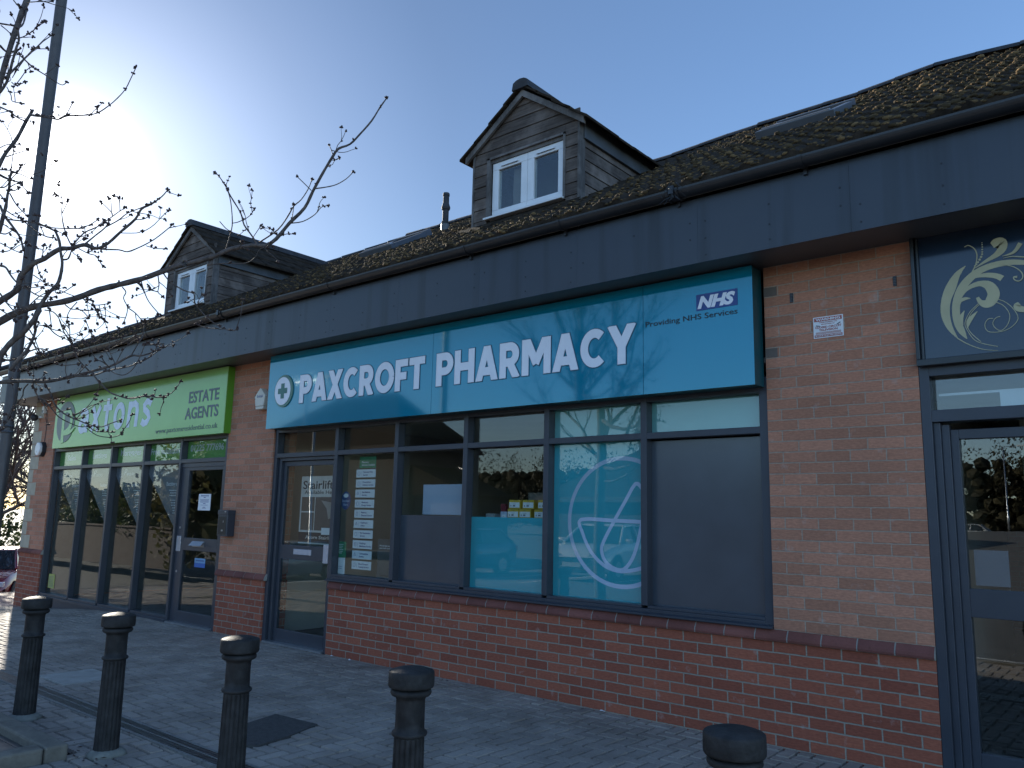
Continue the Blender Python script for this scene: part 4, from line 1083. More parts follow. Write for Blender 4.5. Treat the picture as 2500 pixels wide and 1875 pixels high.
text('NHS', 'lettering', MT['paper'], G, .80, .93, .875, .06, py_-.0015, .05, .28, .001)
text('Providing NHS services', 'lettering', MT['black'], G, .62, .90, .835, .022, py_-.0015, .01, 0, .001)
# stairlift poster standing inside the door
G = thing('poster', 'Stairlifts Available Here poster standing behind the pharmacy door glass', 'poster', (-1.0, .5, 1.1))
Yp = .24
def Pp(px, py): p = onY(640+px/4.424, 960+py/4.424, Yp); return p.x, p.z
(x0, zt), (x1, _), (_, zb) = Pp(432, 900), Pp(850, 880), Pp(400, 1620)
postm = pm('poster_paper', (.62, .58, .54), .7)
MB().box(x0, x1, Yp, Yp+.01, zb, zt).build('sheet', postm, G)
w = x1-x0; h = zt-zb; yk = Yp-.0005
text('Stairlifts', 'lettering', MT['black'], G, x0+.05*w, x0+.93*w, zt-.19*h, .125*h, yk, .014, 0, .001)
text('Available Here', 'lettering', MT['black'], G, x0+.10*w, x0+.93*w, zt-.265*h, .055*h, yk, .008, 0, .001)
MB().box(x0+.04*w, x0+.38*w, yk-.001, yk, zt-.52*h, zt-.31*h).build('picture', pm('sepia_photo', (.12, .085, .07), .6), G)
MB().box(x0+.40*w, x0+.95*w, yk-.001, yk, zt-.80*h, zt-.31*h).build('picture', pm('sepia_photo', (.10, .08, .075), .6), G)
MB().prism([(x0+.55*w, zt-.36*h), (x0+.9*w, zt-.40*h), (x0+.88*w, zt-.60*h), (x0+.75*w, zt-.63*h), (x0+.70*w, zt-.48*h)], yk-.002, yk-.001).build('picture_detail', pm('pale_figure', (.30, .27, .25), .6), G)
MB().box(x0+.04*w, x0+.38*w, yk-.001, yk, zt-.80*h, zt-.54*h).build('picture', pm('brown_photo', (.14, .10, .08), .6), G)
MB().box(x0+.0*w, x1, yk-.001, yk, zb+.02*h, zb+.17*h).build('caption_band', MT['black'], G)
text('Acorn Stairlifts', 'lettering', postm, G, x0+.19*w, x0+.93*w, zb+.075*h, .05*h, yk-.0015, .014, 0, .001)
tag(MB().box(-.33, -.16, .108, .110, 1.225, 1.30).build('door_sticker', MT['paper']), 'small pale hygiene sticker on the pharmacy door glass above the push plate', 'sticker')
# window ledge display
tag(MB().box(1.95, 3.75, .16, .48, 1.30, 1.335).build('display_shelf', MT['interior_dark']), 'dark display shelf behind the fourth pharmacy bay', 'shelf')
LAB = ['upper row left', 'upper row right', 'lower row left', 'lower row middle', 'lower row right end', 'upper row right end']
bx = [(2.345, 1.545), (2.505, 1.545), (2.33, 1.462), (2.468, 1.462), (2.64, 1.462), (2.68, 1.545)]
bt = MB(); 
def card_box(name, label, x0, x1, y0, y1, z0, z1, body, lab_rect=None, group=None, cat='box'):
    G = thing(name, label, cat, ((x0+x1)/2, y0, z0), group)
    MB().box(x0, x1, y0, y1, z0, z1).build('carton', body, G, bevel=.0015)
    if lab_rect:
        a, b, c, d = lab_rect
        MB().box(x0+a*(x1-x0), x0+b*(x1-x0), y0-.001, y0, z0+c*(z1-z0), z0+d*(z1-z0)).build('white_label', MT['paper'], G)
        m_ = MB().box(x0+.35*(x1-x0), x0+.55*(x1-x0), y0-.0018, y0-.001, z0+.25*(z1-z0), z0+.42*(z1-z0)).box(x0+.35*(x1-x0), x0+.62*(x1-x0), y0-.0018, y0-.001, z0+.52*(z1-z0), z0+.56*(z1-z0)).box(x0+.14*(x1-x0), x0+.22*(x1-x0), y0-.0018, y0-.001, z0+.25*(z1-z0), z0+.40*(z1-z0)).prism([(x0+.5*(x1-x0)+q, z0+r_*(z1-z0)) for q, r_ in ((-.008, .92), (0, .82), (.008, .92), (.003, .92), (0, .87), (-.003, .92))], y0-.001, y0)
        m_.build('label_print', MT['grey_print'], G)
    return G
BY = .20
for k, (zz) in enumerate((1.340, 1.340)):
    pass
tag(MB().box(2.28, 3.1, BY-.01, .44, 1.336, 1.455).build('display_plinth', MT['interior_dark']), 'low dark riser carrying the yellow cartons behind the fourth bay', 'riser')
for k, ((x, z_), l) in enumerate(zip(bx, LAB)):
    s_ = .0
    card_box('medicine_carton', f'yellow and white medicine carton in the {l} of the window stack', x-.04, x-.04+.133, BY, BY+.16, z_-.006, z_+.074, MT['yellow'], (.04, .93, .12, .72), 'yellow medicine cartons stacked in the pharmacy window')
card_box('medicine_carton', 'small white carton at the left foot of the yellow stack', 2.205, 2.283, BY, BY+.1, 1.42, 1.512, MT['board_white'], (.2, .8, .3, .7))
tag(MB().box(1.96, 2.20, .2, .4, 1.336, 1.44).build('display_plinth', MT['interior_dark']), 'low dark riser at the left of the fourth bay', 'riser')
card_box('display_carton', 'flat pale grey carton lying left of the yellow cartons', 2.005, 2.115, .22, .34, 1.452, 1.492, pm('pale_card', (.26, .29, .30), .7), None)
tag(MB().prism([(2.075, 1.49), (2.125, 1.475), (2.13, 1.55), (2.12, 1.585), (2.07, 1.588), (2.065, 1.56)], .36, .40).build('red_case', MT['red'], bevel=.004), 'red upright case standing behind the flat grey carton', 'case')
tag(MB().box(2.29, 2.72, .50, .58, 1.33, 1.695).build('cardboard_box', MT['card']), 'brown cardboard box behind the stacked yellow cartons', 'box')
# shelving glimpsed inside the pharmacy
rr = random.Random(33)
SH = thing('shelving_unit', 'dim stock shelving at the back of the pharmacy', 'shelving', (1.8, 3.6, 0))
m = MB()
for zz in (.2, .6, 1.0, 1.4, 1.8): m.box(.2, 4.4, 3.5, 3.9, zz, zz+.03)
for xx in (.2, 1.6, 3.0, 4.37): m.box(xx, xx+.03, 3.5, 3.9, 0, 2.0)
m.build('shelves', MT['interior_dark'], SH)
m = MB()
for zz in (.63, 1.03, 1.43, 1.83):
    x = .26
    while x < 4.3:
        w = rr.uniform(.06, .16); m.box(x, x+w, 3.55, 3.7, zz, zz+rr.uniform(.08, .25)); x += w+rr.uniform(.005, .06)
m.build('stock', island_mat('mixed_cartons', (.25, .22, .2), (.05, .12, .2), (.3, .12, .08), .7, 0, 20, .3, False), SH)

# ================================================================== right hand sign with gold scroll
S = thing('shop_sign', 'navy sign board with gold scroll flourish at the right edge', 'shop sign', (7.4, .0, 2.46))
MB().box(5.862, 9.3, -.02, .02, 2.46, ZS-.002).build('sign_panel', MT['gloss_board'], S)
MB().box(5.845, 9.3, -.06, -.0205, 2.455, 2.498).box(5.845, 5.868, -.055, -.0205, 2.498, ZS-.003).box(5.874, 5.890, -.04, -.0205, 2.498, ZS-.004).build('sign_frame', MT['frame_black'], S, bevel=.004)
fy = -.0205
def fp(L): return [(lambda p: (p.x, p.z))(onY(2200+x/2.765, 500+y/2.765, fy)) for x, y in L]
K = .00125
FL = [([(435, 412), (380, 470), (335, 560), (303, 650), (300, 740), (330, 830), (385, 905)], [3, 28, 48, 44, 40, 26, 3]),
      ([(900, 396), (830, 390), (740, 388), (640, 404), (540, 440), (460, 500), (400, 580), (372, 680), (378, 780), (408, 850), (445, 905)], [8, 22, 27, 30, 32, 38, 38, 36, 34, 30, 4]),
      ([(393, 650), (430, 585), (480, 548), (540, 532), (595, 548), (625, 600), (605, 650), (570, 668), (535, 655), (515, 625)], [4, 14, 22, 28, 44, 52, 50, 40, 22, 14]),
      ([(440, 530), (500, 490), (570, 475), (640, 480), (683, 498)], [3, 10, 22, 26, 28]),
      ([(495, 430), (570, 382), (640, 340), (678, 300), (672, 262), (640, 262), (615, 275)], [3, 14, 26, 40, 56, 50, 30]),
      ([(480, 455), (505, 400), (512, 340), (495, 298), (455, 275), (428, 286)], [5, 5, 5, 5, 4, 4]),
      ([(388, 705), (398, 655), (430, 635), (468, 632)], [3, 14, 16, 3]), ([(418, 815), (404, 770), (428, 715)], [4, 22, 3]), ([(448, 835), (462, 780), (515, 720)], [3, 22, 3]),
      ([(522, 668), (465, 725), (432, 800), (455, 860), (500, 915), (565, 940), (655, 957)], [3]*7), ([(526, 676), (474, 732), (446, 800), (470, 862), (540, 925)], [3]*5),
      ([(630, 632), (700, 655), (760, 705), (790, 770), (740, 830), (665, 858), (590, 856), (566, 815), (585, 775), (622, 767)], [3]*10),
      ([(628, 655), (690, 680), (733, 740), (722, 805), (680, 848), (640, 835), (620, 800), (640, 765), (670, 755)], [3]*9),
      ([(380, 900), (450, 940), (550, 975), (655, 985)], [5, 4, 3, 2]), ([(685, 348), (760, 322), (806, 260)], [2, 14, 20]), ([(690, 362), (760, 350), (900, 360)], [2, 5, 6]),
      ([(680, 402), (760, 420), (812, 455), (822, 490), (800, 515), (770, 510), (760, 490), (785, 488)], [3, 4, 5, 5, 5, 5, 5, 12]),
      ([(900, 720), (830, 708), (795, 700), (783, 682), (800, 668)], [10, 26, 30, 28, 18]),
      ([(900, 452), (960, 520), (990, 640), (960, 760), (900, 850)], [10, 30, 40, 30, 6])]
sc_ = MB()
fyk = fy-.0006
for P_, w_ in FL:
    fyk -= .0003
    q = ribbon(fp(P_), [x*K for x in w_], 5); n = len(q)//2
    for i in range(n-1):
        a, b, c, d = q[i], q[i+1], q[-2-i], q[-1-i]
        sc_.face([(a[0], fyk, a[1]), (b[0], fyk, b[1]), (c[0], fyk, c[1]), (d[0], fyk, d[1])])
for x, y, r in ((498, 413, 4), (508, 402, 5), (518, 388, 5.5), (530, 370, 6), (540, 352, 6), (547, 334, 5), (548, 318, 4.5), (548, 302, 4), (548, 285, 3.5), (547, 270, 3), (546, 257, 2.5)):
    c = fp([(x, y)])[0]; sc_.face([(c[0]+r*K*cos(a), fy-.001, c[1]+r*K*sin(a)) for a in [k*pi/5 for k in range(10)]])
sc_.build('gold_scroll', MT['gold'], S)

# ================================================================== street furniture
H = .83
prof = [(.074, 0), (.0735, .02), (.0705, .05), (.067, .30), (.0635, .54), (.0635, .548), (.073, .553), (.0755, .560), (.073, .567), (.0625, .572), (.0615, .60), (.061, .695), (.065, .705), (.082, .713), (.087, .722), (.086, .732), (.078, .738), (.078, .742), (.0935, .745), (.0965, .750), (.0975, .758), (.0970, .803), (.0955, .809), (.091, .8125), (.06, .822), (.02, .829)]
def flute(r, z, w): return r-(.0065*max(0, cos(w*16))**.7 if .04 < z < .545 else 0)
BL = ['leftmost black bollard, nearest the lamp column', 'black bollard in front of the estate agent door, beside the raised kerb', 'black bollard in front of the brick pier between the shops', 'black bollard in front of the low brick wall, two from the right', 'rightmost black bollard, only its cap showing']
tops = [(75.5, 1458), (281.5, 1497), (594, 1552), (1043.5, 1622), (1837, 1757)]
b0 = None
for k, (px, py) in enumerate(tops):
    p = onZ(px, py, H-.006); loc = (p.x, -3.075+.4*(p.y+3.075), 0)
    if b0 is None:
        G = b0 = thing('bollard', BL[k], 'bollard', loc, 'cast iron bollards along the pavement edge')
        c = loc
        MB().lathe([q for q in prof if q[1] <= .5485], 128, c, rf=flute).build('fluted_shaft', MT['bollard'], G, smooth=True)
        MB().lathe([q for q in prof if .5475 <= q[1] <= .7415], 40, c).build('neck', MT['bollard'], G, smooth=True)
        MB().lathe([q for q in prof if q[1] >= .7415], 40, c).build('cap', MT['bollard'], G, smooth=True)
        MB().lathe([(.115, -.01), (.108, .012), (.09, .028), (.076, .034)], 20, c, rf=lambda r, z, w: r*(1+.06*sin(w*3)+.04*sin(w*7+1))).build('cement_haunch', MT['haunch'], G, smooth=True)
    else:
        G = b0.copy(); COL.objects.link(G); G.location = loc; G['label'] = BL[k]; G.rotation_euler.z = .7*k
        for chd in b0.children:
            q = chd.copy(); COL.objects.link(q); q.parent = G
for ch_ in list(b0.children):
    pass
# drain channel
D_ = thing('drain_channel', 'slotted steel drain channel running along the pavement', 'drain', (0, -2.7, 0))
m = MB(); x = -9.4
while x < 8.6:
    m.box(x, x+.020, -2.762, -2.638, gz(x)-.012, gz(x)+.010); x += .032
m.build('grating', MT['steel_dark'], D_)
m = MB(); x = -9.5
while x < 8.6:
    for a, b in ((-2.785, -2.763), (-2.637, -2.615)): m.box(x, x+.995, a, b, gz(x+.5)-.02, gz(x+.5)+.0095)
    m.box(x, x+.995, -2.704, -2.696, gz(x+.5)-.012, gz(x+.5)+.012); x += 1.0
MB().box(-9.4, 8.6, -2.762, -2.638, -.05, .0045).build('channel_base', MT['black'], D_) if False else None
m.build('channel_edge', pm('worn_channel_steel', (.17, .165, .155), .7, 0, .3, 25), D_)
# inspection covers
tag(MB().box(-.755, -.205, -2.49, -2.03, -.012, .011).build('inspection_cover', MT['slab'], bevel=.003), 'pale concrete inspection cover set in the paving between the first two bollards', 'cover')
m = MB(); i = 0
m.prismz([(p.x, p.y) for p in patch_poly], -.012, .009)
tag(m.build('tarmac_patch', MT['patch']), 'dark tarmac repair patch in the paving behind the third bollard', 'patch')
# tree pit
m = MB(); a0, a1, c0, c1 = PIT
kb = [(a0, a1, c1-.13, c1), (a1-.13, a1, c0, c1-.135), (a0, a0+.13, c0, c1-.135), (a0+.135, a1-.135, c0, c0+.13)]
for k, (xa, xb, ya, yb) in enumerate(kb):
    n = 3 if xb-xa > ya-yb and xb-xa > .3 else (2 if k else 3)
    if xb-xa > .3:
        for q in range(n): m.box(xa+(xb-xa)*q/n+.003, xa+(xb-xa)*(q+1)/n-.003, ya, yb, -.15, .088)
    else:
        for q in range(n): m.box(xa, xb, ya+(yb-ya)*q/n+.003, ya+(yb-ya)*(q+1)/n-.003, -.15, .088)
tag(m.build('tree_pit_kerb', MT['kerb'], bevel=.014), 'raised granite kerb around the tree pit at the lower left', 'kerb')
TX_, TY_ = .66, -3.98
G = thing('tree_grate', 'cast iron tree grate with radial slots inside the raised kerb', 'tree grate', (TX_, TY_, .03))
m = MB(); N = 72
for k in range(N):
    a = 2*pi*k/N; w = .55
    for r0, r1 in ((.18, .42), (.45, .66)):
        p = [(TX_+r*cos(a+s*w*pi/N), TY_+r*sin(a+s*w*pi/N)) for r, s in ((r0, -1), (r1, -1), (r1, 1), (r0, 1))]
        m.prismz(p, .01, .035)
for r0, r1 in ((.15, .18), (.42, .45), (.66, .69)):
    for k in range(48):
        a, b = 2*pi*k/48, 2*pi*(k+1)/48
        m.prismz([(TX_+r0*cos(a), TY_+r0*sin(a)), (TX_+r1*cos(a), TY_+r1*sin(a)), (TX_+r1*cos(b), TY_+r1*sin(b)), (TX_+r0*cos(b), TY_+r0*sin(b))], .01, .036)
m.build('radial_bars', MT['steel_dark'], G)
m = MB()
x0_, x1_, y0_, y1_ = a0+.13, a1-.13, c0+.13, c1-.13; N2 = 44
for (pa, pb, fixed, horiz) in ((x0_, x1_, y1_, 1), (x0_, x1_, y0_, 1), (y0_, y1_, x0_, 0), (y0_, y1_, x1_, 0)):
    for k in range(N2):
        t = pa+(pb-pa)*(k+.5)/N2
        e = (t, fixed) if horiz else (fixed, t)
        d = Vector((e[0]-TX_, e[1]-TY_)); L = d.length
        if L < .72: continue
        d /= L; s = Vector((TX_, TY_))+d*.70; nrm = Vector((-d.y, d.x))*.010
        ee = Vector(e)-d*.02
        m.prismz([(s.x-nrm.x, s.y-nrm.y), (ee.x-nrm.x, ee.y-nrm.y), (ee.x+nrm.x, ee.y+nrm.y), (s.x+nrm.x, s.y+nrm.y)], .01, .034)
m.box(x0_, x1_, y1_-.04, y1_-.002, .01, .037).box(x1_-.04, x1_-.002, y0_, y1_-.04, .01, .037)
m.build('outer_bars', MT['steel_dark'], G)
MB().box(x0_-.01, x1_+.01, y0_-.01, y1_+.01, -.06, -.005).build('pit_soil', MT['haunch'], G)
# lamp column
PX_, PY_ = -.955, -2.905
G = thing('lamp_post', 'tall tapering grey lamp column crossed by bare branches at the left', 'lamp post', (PX_, PY_, 0))
MB().lathe([(.085, 0), (.085, .02), (.070, .03), (.069, .95), (.060, .98), (.048, 1.02), (.048, 6.5), (.044, 8.2)], 24, (PX_, PY_, 0)).build('column', MT['post'], G, smooth=True)
MB().tube([(PX_, PY_, 8.15), (PX_, PY_-.1, 8.5), (PX_, PY_-.5, 8.62), (PX_, PY_-1.1, 8.65)], .03, 8).build('outreach_arm', MT['post'], G)
MB().box(PX_-.12, PX_+.12, PY_-1.65, PY_-1.05, 8.6, 8.72).build('lantern', MT['white_pvc'], G, bevel=.03)
MB().box(PX_-.045, PX_+.045, PY_-.095, PY_-.07, .45, 1.05).build('access_door', MT['post'], G, bevel=.004)
q = dep(25, 957, 4.9)
m = MB()
for zz in (q.z, q.z-.05): m.lathe([(.050, zz), (.056, zz+.012), (.050, zz+.024)], 20, (PX_, PY_, 0))
m.tube([(PX_-.1, PY_-.03, q.z), (PX_-.2, PY_-.06, q.z+.02)], .012, 6)
m.build('cable_strap', MT['steel_dark'], G)
# scraps of litter by the wall
rr = random.Random(12)
for k, ((x, y), l) in enumerate((((.16, -.03), 'white paper scrap beside the pharmacy door threshold'), ((.45, -.035), 'tiny white litter scrap at the left foot of the low wall'), ((3.48, -.03), 'white torn paper scrap at the foot of the low wall'), ((2.06, -.81), 'dark crumpled leaf lying on the paving before the low wall'))):
    m = MB(); s = .022 if k != 3 else .03
    P_ = [(x+s*cos(a)*rr.uniform(.6, 1.5), y+s*.6*sin(a)*rr.uniform(.6, 1.3), .004+rr.uniform(0, .012)) for a in [j*pi/3 for j in range(6)]]
    c = (x, y, .016)
    for j in range(6): m.face([P_[j], P_[(j+1) % 6], c])
    tag(m.build('litter' if k != 3 else 'dead_leaf', MT['paper'] if k != 3 else MT['bud']), l, 'litter' if k != 3 else 'leaf')

rr = random.Random(77); m = MB()
for k in range(150):
    if k < 60: x, y = 1.9+rr.gauss(0, .22), -3.22+rr.gauss(0, .10)
    elif k < 100: x, y = rr.uniform(-6, 5.5), -.05-abs(rr.gauss(0, .04))
    else: x, y = rr.uniform(-4, 5), -2.7+rr.gauss(0, .09)
    if PIT[0]-.02 < x < PIT[1]+.02 and PIT[2] < y < PIT[3]+.02: continue
    s = rr.uniform(.005, .013); a0_ = rr.uniform(0, 6.28); z = gz(x)+.006
    m.face([(x+s*cos(a0_+t)*q, y+s*sin(a0_+t)*q, z+rr.uniform(0, .008)) for t, q in ((0, 1.5), (1.3, .7), (3.1, 1.4), (4.8, .6))])
tag(m.build('leaf_litter', MT['bud']), kind='stuff')
m = MB()
for k in range(70):
    x, y = rr.uniform(-5, 6), rr.uniform(-4.2, -.2)
    if PIT[0]-.02 < x < PIT[1]+.02 and y < PIT[3]+.02: continue
    s = rr.uniform(.008, .017); z = gz(x)+.0065; m.prismz([(x+s*cos(a)*rr.uniform(.8, 1.1), y+s*sin(a)*rr.uniform(.8, 1.1)) for a in [j*pi/4 for j in range(8)]], z-.004, z)
tag(m.build('chewing_gum_spots', pm('old_gum', (.22, .21, .2), .8)), kind='stuff')

# ================================================================== street tree (bare, budding) with traced limbs
T = thing('street_tree', 'bare budding street tree reaching in from the left over the lamp column', 'tree', (TX_, TY_, .03))
rr = random.Random(17)
TR, BR, TW, BU = MB(), MB(), MB(), MB()
UP = 0.0015
def crop(ox, oy, s): return lambda L: [(ox+x/s, oy+y/s) for x, y in L]
k1 = crop(0, 0, 3.686); k2 = crop(0, 400, 4.147); k3 = crop(0, 750, 4.15); kA = crop(350, 180, 2.44); kL = crop(0, 780, 5.53); kZ = crop(0, 800, 2.766)
def bud(p, n=4, s=1.0):
    for _ in range(n):
        d = Vector((rr.gauss(0, 1), rr.gauss(0, 1), rr.gauss(.4, 1))).normalized(); L = rr.uniform(.010, .020)*s
        BU.tube([p, p+d*L*.35, p+d*L*.8, p+d*L], [.0025*s, .0058*s, .006*s, .002*s], 5)
def twig(p, d, L, r, depth=0):
    pts = [p]; q = p.copy(); n = max(3, int(L/.035)); dd = d.normalized()
    for i in range(n):
        dd = (dd+Vector((rr.gauss(0, .16), rr.gauss(0, .16), rr.gauss(.05, .16)))).normalized(); q = q+dd*(L/n); pts.append(q.copy())
    TW.tube(pts, [r*(1-.45*i/n) for i in range(n+1)], 5)
    for i in range(1, n):
        if rr.random() < .22: bud(pts[i], 2, .8)
        if depth < 1 and rr.random() < .16: twig(pts[i], dd+Vector((rr.gauss(0, .8), rr.gauss(0, .8), rr.gauss(.2, .6))), L*rr.uniform(.25, .5), r*.7, depth+1)
    bud(q, rr.randint(3, 6))
def trace(P, w0, w1, d0, d1, root=None, tw=.5, buds=.12):
    Q = smooth_pts(P, 3); n = len(Q); pts = []
    for i, (x, y) in enumerate(Q):
        t = i/(n-1); pts.append(dep(x, y, d0+(d1-d0)*t))
    rad = [max(.0031, UP*(w0+(w1-w0)*i/(n-1))*rr.uniform(.9, 1.12)) for i in range(n)]
    if root is not None:
        a = pts[0]; b = Vector(root); pre = [b+(a-b)*t+Vector((0, 0, -.10*sin(pi*t))) for t in (0, .33, .66)]
        pts = pre+pts; rad = [rad[0]*k for k in (1.5, 1.25, 1.1)]+rad
    BR.tube(pts, rad, 8 if w0 > 8 else 6)
    for i in range(1, len(pts)-1):
        if rr.random() < buds: bud(pts[i]+Vector((0, 0, rad[i])), 3)
        if rr.random() < tw*.15:
            d = (pts[i+1]-pts[i]).normalized(); s = Vector((rr.gauss(0, 1), rr.gauss(0, 1), rr.gauss(.3, .9))).normalized()
            twig(pts[i], d*.6+s, rr.uniform(.06, .28), .0032)
    bud(pts[-1], 6)
    return pts
tk = [(TX_, TY_, -.02), (TX_+.01, TY_, .4), (TX_-.02, TY_+.02, 1.0), (TX_+.01, TY_+.03, 1.7), (TX_+.02, TY_, 2.3), (TX_, TY_, 2.9), (TX_-.02, TY_+.02, 3.5), (TX_+.05, TY_+.05, 4.1)]
TR.tube(tk, [.10, .078, .072, .070, .068, .060, .050, .040], 14)
TR.lathe([(.13, -.02), (.105, .05), (.08, .14)], 14, (TX_, TY_, 0))
def rt(z): return (TX_, TY_+.01, z)
# main long limb across the sky
L1 = k2([(-20, 1610), (160, 1510), (350, 1445), (620, 1400), (800, 1350), (1000, 1275), (1200, 1225), (1450, 1160), (1640, 1090), (1866, 1015)])+kA([(150, 1160), (400, 1095), (520, 1045), (650, 1022), (720, 1025), (790, 985), (870, 890), (960, 800), (1010, 700), (1070, 590), (1130, 490), (1165, 445), (1230, 420), (1290, 360), (1360, 280), (1410, 200), (1450, 145)])
trace(L1, 15, 3, 5.2, 5.75, rt(2.6), .35)
for P, w0, w1 in ((kA([(680, 1022), (650, 970), (600, 900), (580, 830), (520, 730), (490, 670), (450, 610), (425, 590)]), 4, 2.2), (kA([(490, 1050), (520, 950), (530, 880), (520, 760), (500, 690)]), 3.2, 2),
    (kA([(690, 1005), (800, 930), (860, 850), (895, 790), (940, 750), (980, 690), (1005, 630)]), 4, 2), (kA([(880, 890), (950, 880), (1020, 840), (1060, 795), (1100, 785)]), 3, 1.6),
    (kA([(1020, 685), (1090, 675), (1150, 660), (1210, 625), (1250, 585)]), 3.2, 1.6), (kA([(1000, 695), (960, 655), (915, 612)]), 2, 1.5), (kA([(1125, 515), (1150, 512), (1168, 500)]), 1.8, 1.4), (kA([(1130, 490), (1120, 455), (1108, 428)]), 2, 1.4),
    (kA([(600, 870), (640, 840), (658, 808)]), 1.8, 1.4), (kA([(530, 890), (560, 885), (600, 868)]), 1.8, 1.4), (kA([(650, 980), (690, 920), (702, 905)]), 1.6, 1.3), (kA([(455, 880), (490, 920), (520, 940)]), 1.6, 1.3), (kA([(740, 910), (765, 930), (790, 955)]), 1.6, 1.3), (kA([(800, 975), (850, 955), (897, 955)]), 1.8, 1.3),
    (kA([(893, 765), (895, 800), (885, 860)]), 1.6, 1.6)):
    trace(P, w0, w1, 5.55, 5.6+rr.uniform(-.1, .15), None, .5, .2)
trace(kA([(120, 1190), (160, 1240), (240, 1290), (300, 1310), (305, 1360), (340, 1410), (400, 1470), (480, 1520), (540, 1530), (565, 1515)]), 3, 1.8, 5.42, 5.3, None, .8)
trace(kA([(380, 1140), (480, 1130), (600, 1130), (660, 1100), (700, 1040), (770, 1030)]), 2.6, 1.6, 5.45, 5.4, None, .8)
for P in ([(1240, 1250), (1275, 1300), (1250, 1360), (1290, 1450), (1280, 1530), (1250, 1610)], [(1290, 1455), (1370, 1510), (1440, 1590)], [(1430, 1190), (1460, 1290), (1510, 1400), (1620, 1530)], [(1600, 1130), (1610, 1230), (1600, 1300), (1650, 1340)], [(1600, 1295), (1560, 1285), (1515, 1255)], [(660, 1425), (720, 1470), (820, 1480), (900, 1560)], [(960, 1440), (1000, 1540), (1070, 1600)], [(780, 1400), (710, 1480), (680, 1550), (690, 1600)], [(850, 1375), (950, 1430), (1100, 1415)]):
    trace(k2(P), 2.8, 1.5, 5.35, 5.2, None, 1.0, .2)
# second limb
B2 = k2([(-20, 1400), (100, 1330), (180, 1260), (215, 1130), (340, 1010), (450, 960), (600, 865), (720, 855), (850, 820), (930, 850), (1010, 850), (1100, 800), (1220, 690), (1370, 560), (1430, 460), (1530, 410), (1640, 330), (1700, 260)])
trace(B2, 14, 2, 5.1, 5.1, rt(2.9), .4)
for P, w0, w1 in (([(850, 820), (960, 730), (1070, 640), (1110, 560)], 4, 2.4), ([(740, 820), (850, 700), (980, 640), (1100, 560), (1210, 480), (1280, 440)], 3.6, 1.8), ([(1070, 640), (1200, 570), (1290, 500), (1440, 440), (1560, 385)], 3, 2),
    ([(870, 800), (1000, 860), (1200, 870), (1290, 890), (1400, 850), (1520, 790), (1610, 730), (1745, 620)], 4, 1.7), ([(1480, 830), (1570, 855), (1680, 860)], 2, 1.4), ([(730, 840), (680, 740), (640, 610), (625, 490), (630, 370), (600, 260), (590, 190)], 3.2, 1.5),
    ([(630, 500), (680, 400), (695, 370)], 1.8, 1.4), ([(635, 350), (590, 330), (550, 305)], 1.5, 1.3), ([(800, 860), (900, 910), (970, 930), (1010, 990), (1045, 1040)], 2.6, 1.8), ([(1220, 700), (1380, 700), (1440, 680)], 2.2, 1.5), ([(1370, 565), (1450, 560), (1510, 530)], 2.2, 1.5),
    ([(370, 1010), (400, 1110), (470, 1220)], 2.6, 1.6), ([(1140, 510), (1110, 470), (1030, 390)], 2, 1.4), ([(1215, 480), (1205, 350), (1150, 318)], 2, 1.4), ([(430, 960), (435, 880), (450, 820)], 2, 1.4)):
    trace(k2(P), w0, w1, 5.1, 5.1+rr.uniform(-.15, .15), None, .5, .2)
# kinked vertical limb
trace(kL([(-30, 620)])+k3([(0, 510), (50, 430), (130, 340), (250, 240), (340, 130), (400, 30)])+k2([(390, 1480), (430, 1400), (500, 1300), (580, 1220), (615, 1120), (630, 1000), (615, 900), (600, 780), (560, 680)]), 13, 5, 4.95, 5.1, rt(2.2), .5)
for P, w0, w1 in (([(560, 680), (450, 630), (380, 600), (240, 580), (100, 565), (40, 545)], 4, 3), ([(560, 745), (480, 740), (380, 690), (250, 590)], 3, 2.4), ([(380, 610), (460, 635), (560, 650), (760, 655), (830, 650), (920, 610), (990, 565)], 3.4, 1.6),
    ([(640, 970), (690, 960), (720, 890), (730, 870)], 4, 2.5), ([(560, 660), (600, 690), (660, 715)], 1.8, 1.4), ([(0, 1030), (60, 1050), (110, 1130), (170, 1200), (260, 1260), (400, 1340), (560, 1350)], 5, 2), ([(330, 1120), (420, 1180), (540, 1250), (700, 1320), (850, 1370), (930, 1385)], 2.4, 1.6),
    ([(230, 1260), (360, 1250), (480, 1235), (600, 1245)], 2.4, 1.6), ([(570, 1240), (560, 1300), (620, 1310), (750, 1230)], 2, 1.4), ([(300, 1430), (400, 1340), (500, 1290)], 2.6, 2), ([(0, 1310), (60, 1400), (130, 1480), (200, 1560)], 3.4, 2), ([(0, 800), (60, 830), (130, 870), (210, 900)], 2.6, 1.6), ([(0, 890), (90, 880), (160, 820), (210, 760)], 2.4, 1.6),
    ([(0, 700), (60, 710), (130, 670)], 3, 2), ([(450, 1480), (540, 1500), (600, 1570), (630, 1650)], 3, 1.8), ([(480, 1380), (500, 1480), (520, 1640)], 3, 2)):
    trace(k2(P), w0, w1, 5.1, 5.0+rr.uniform(-.1, .2), None, .9, .2)
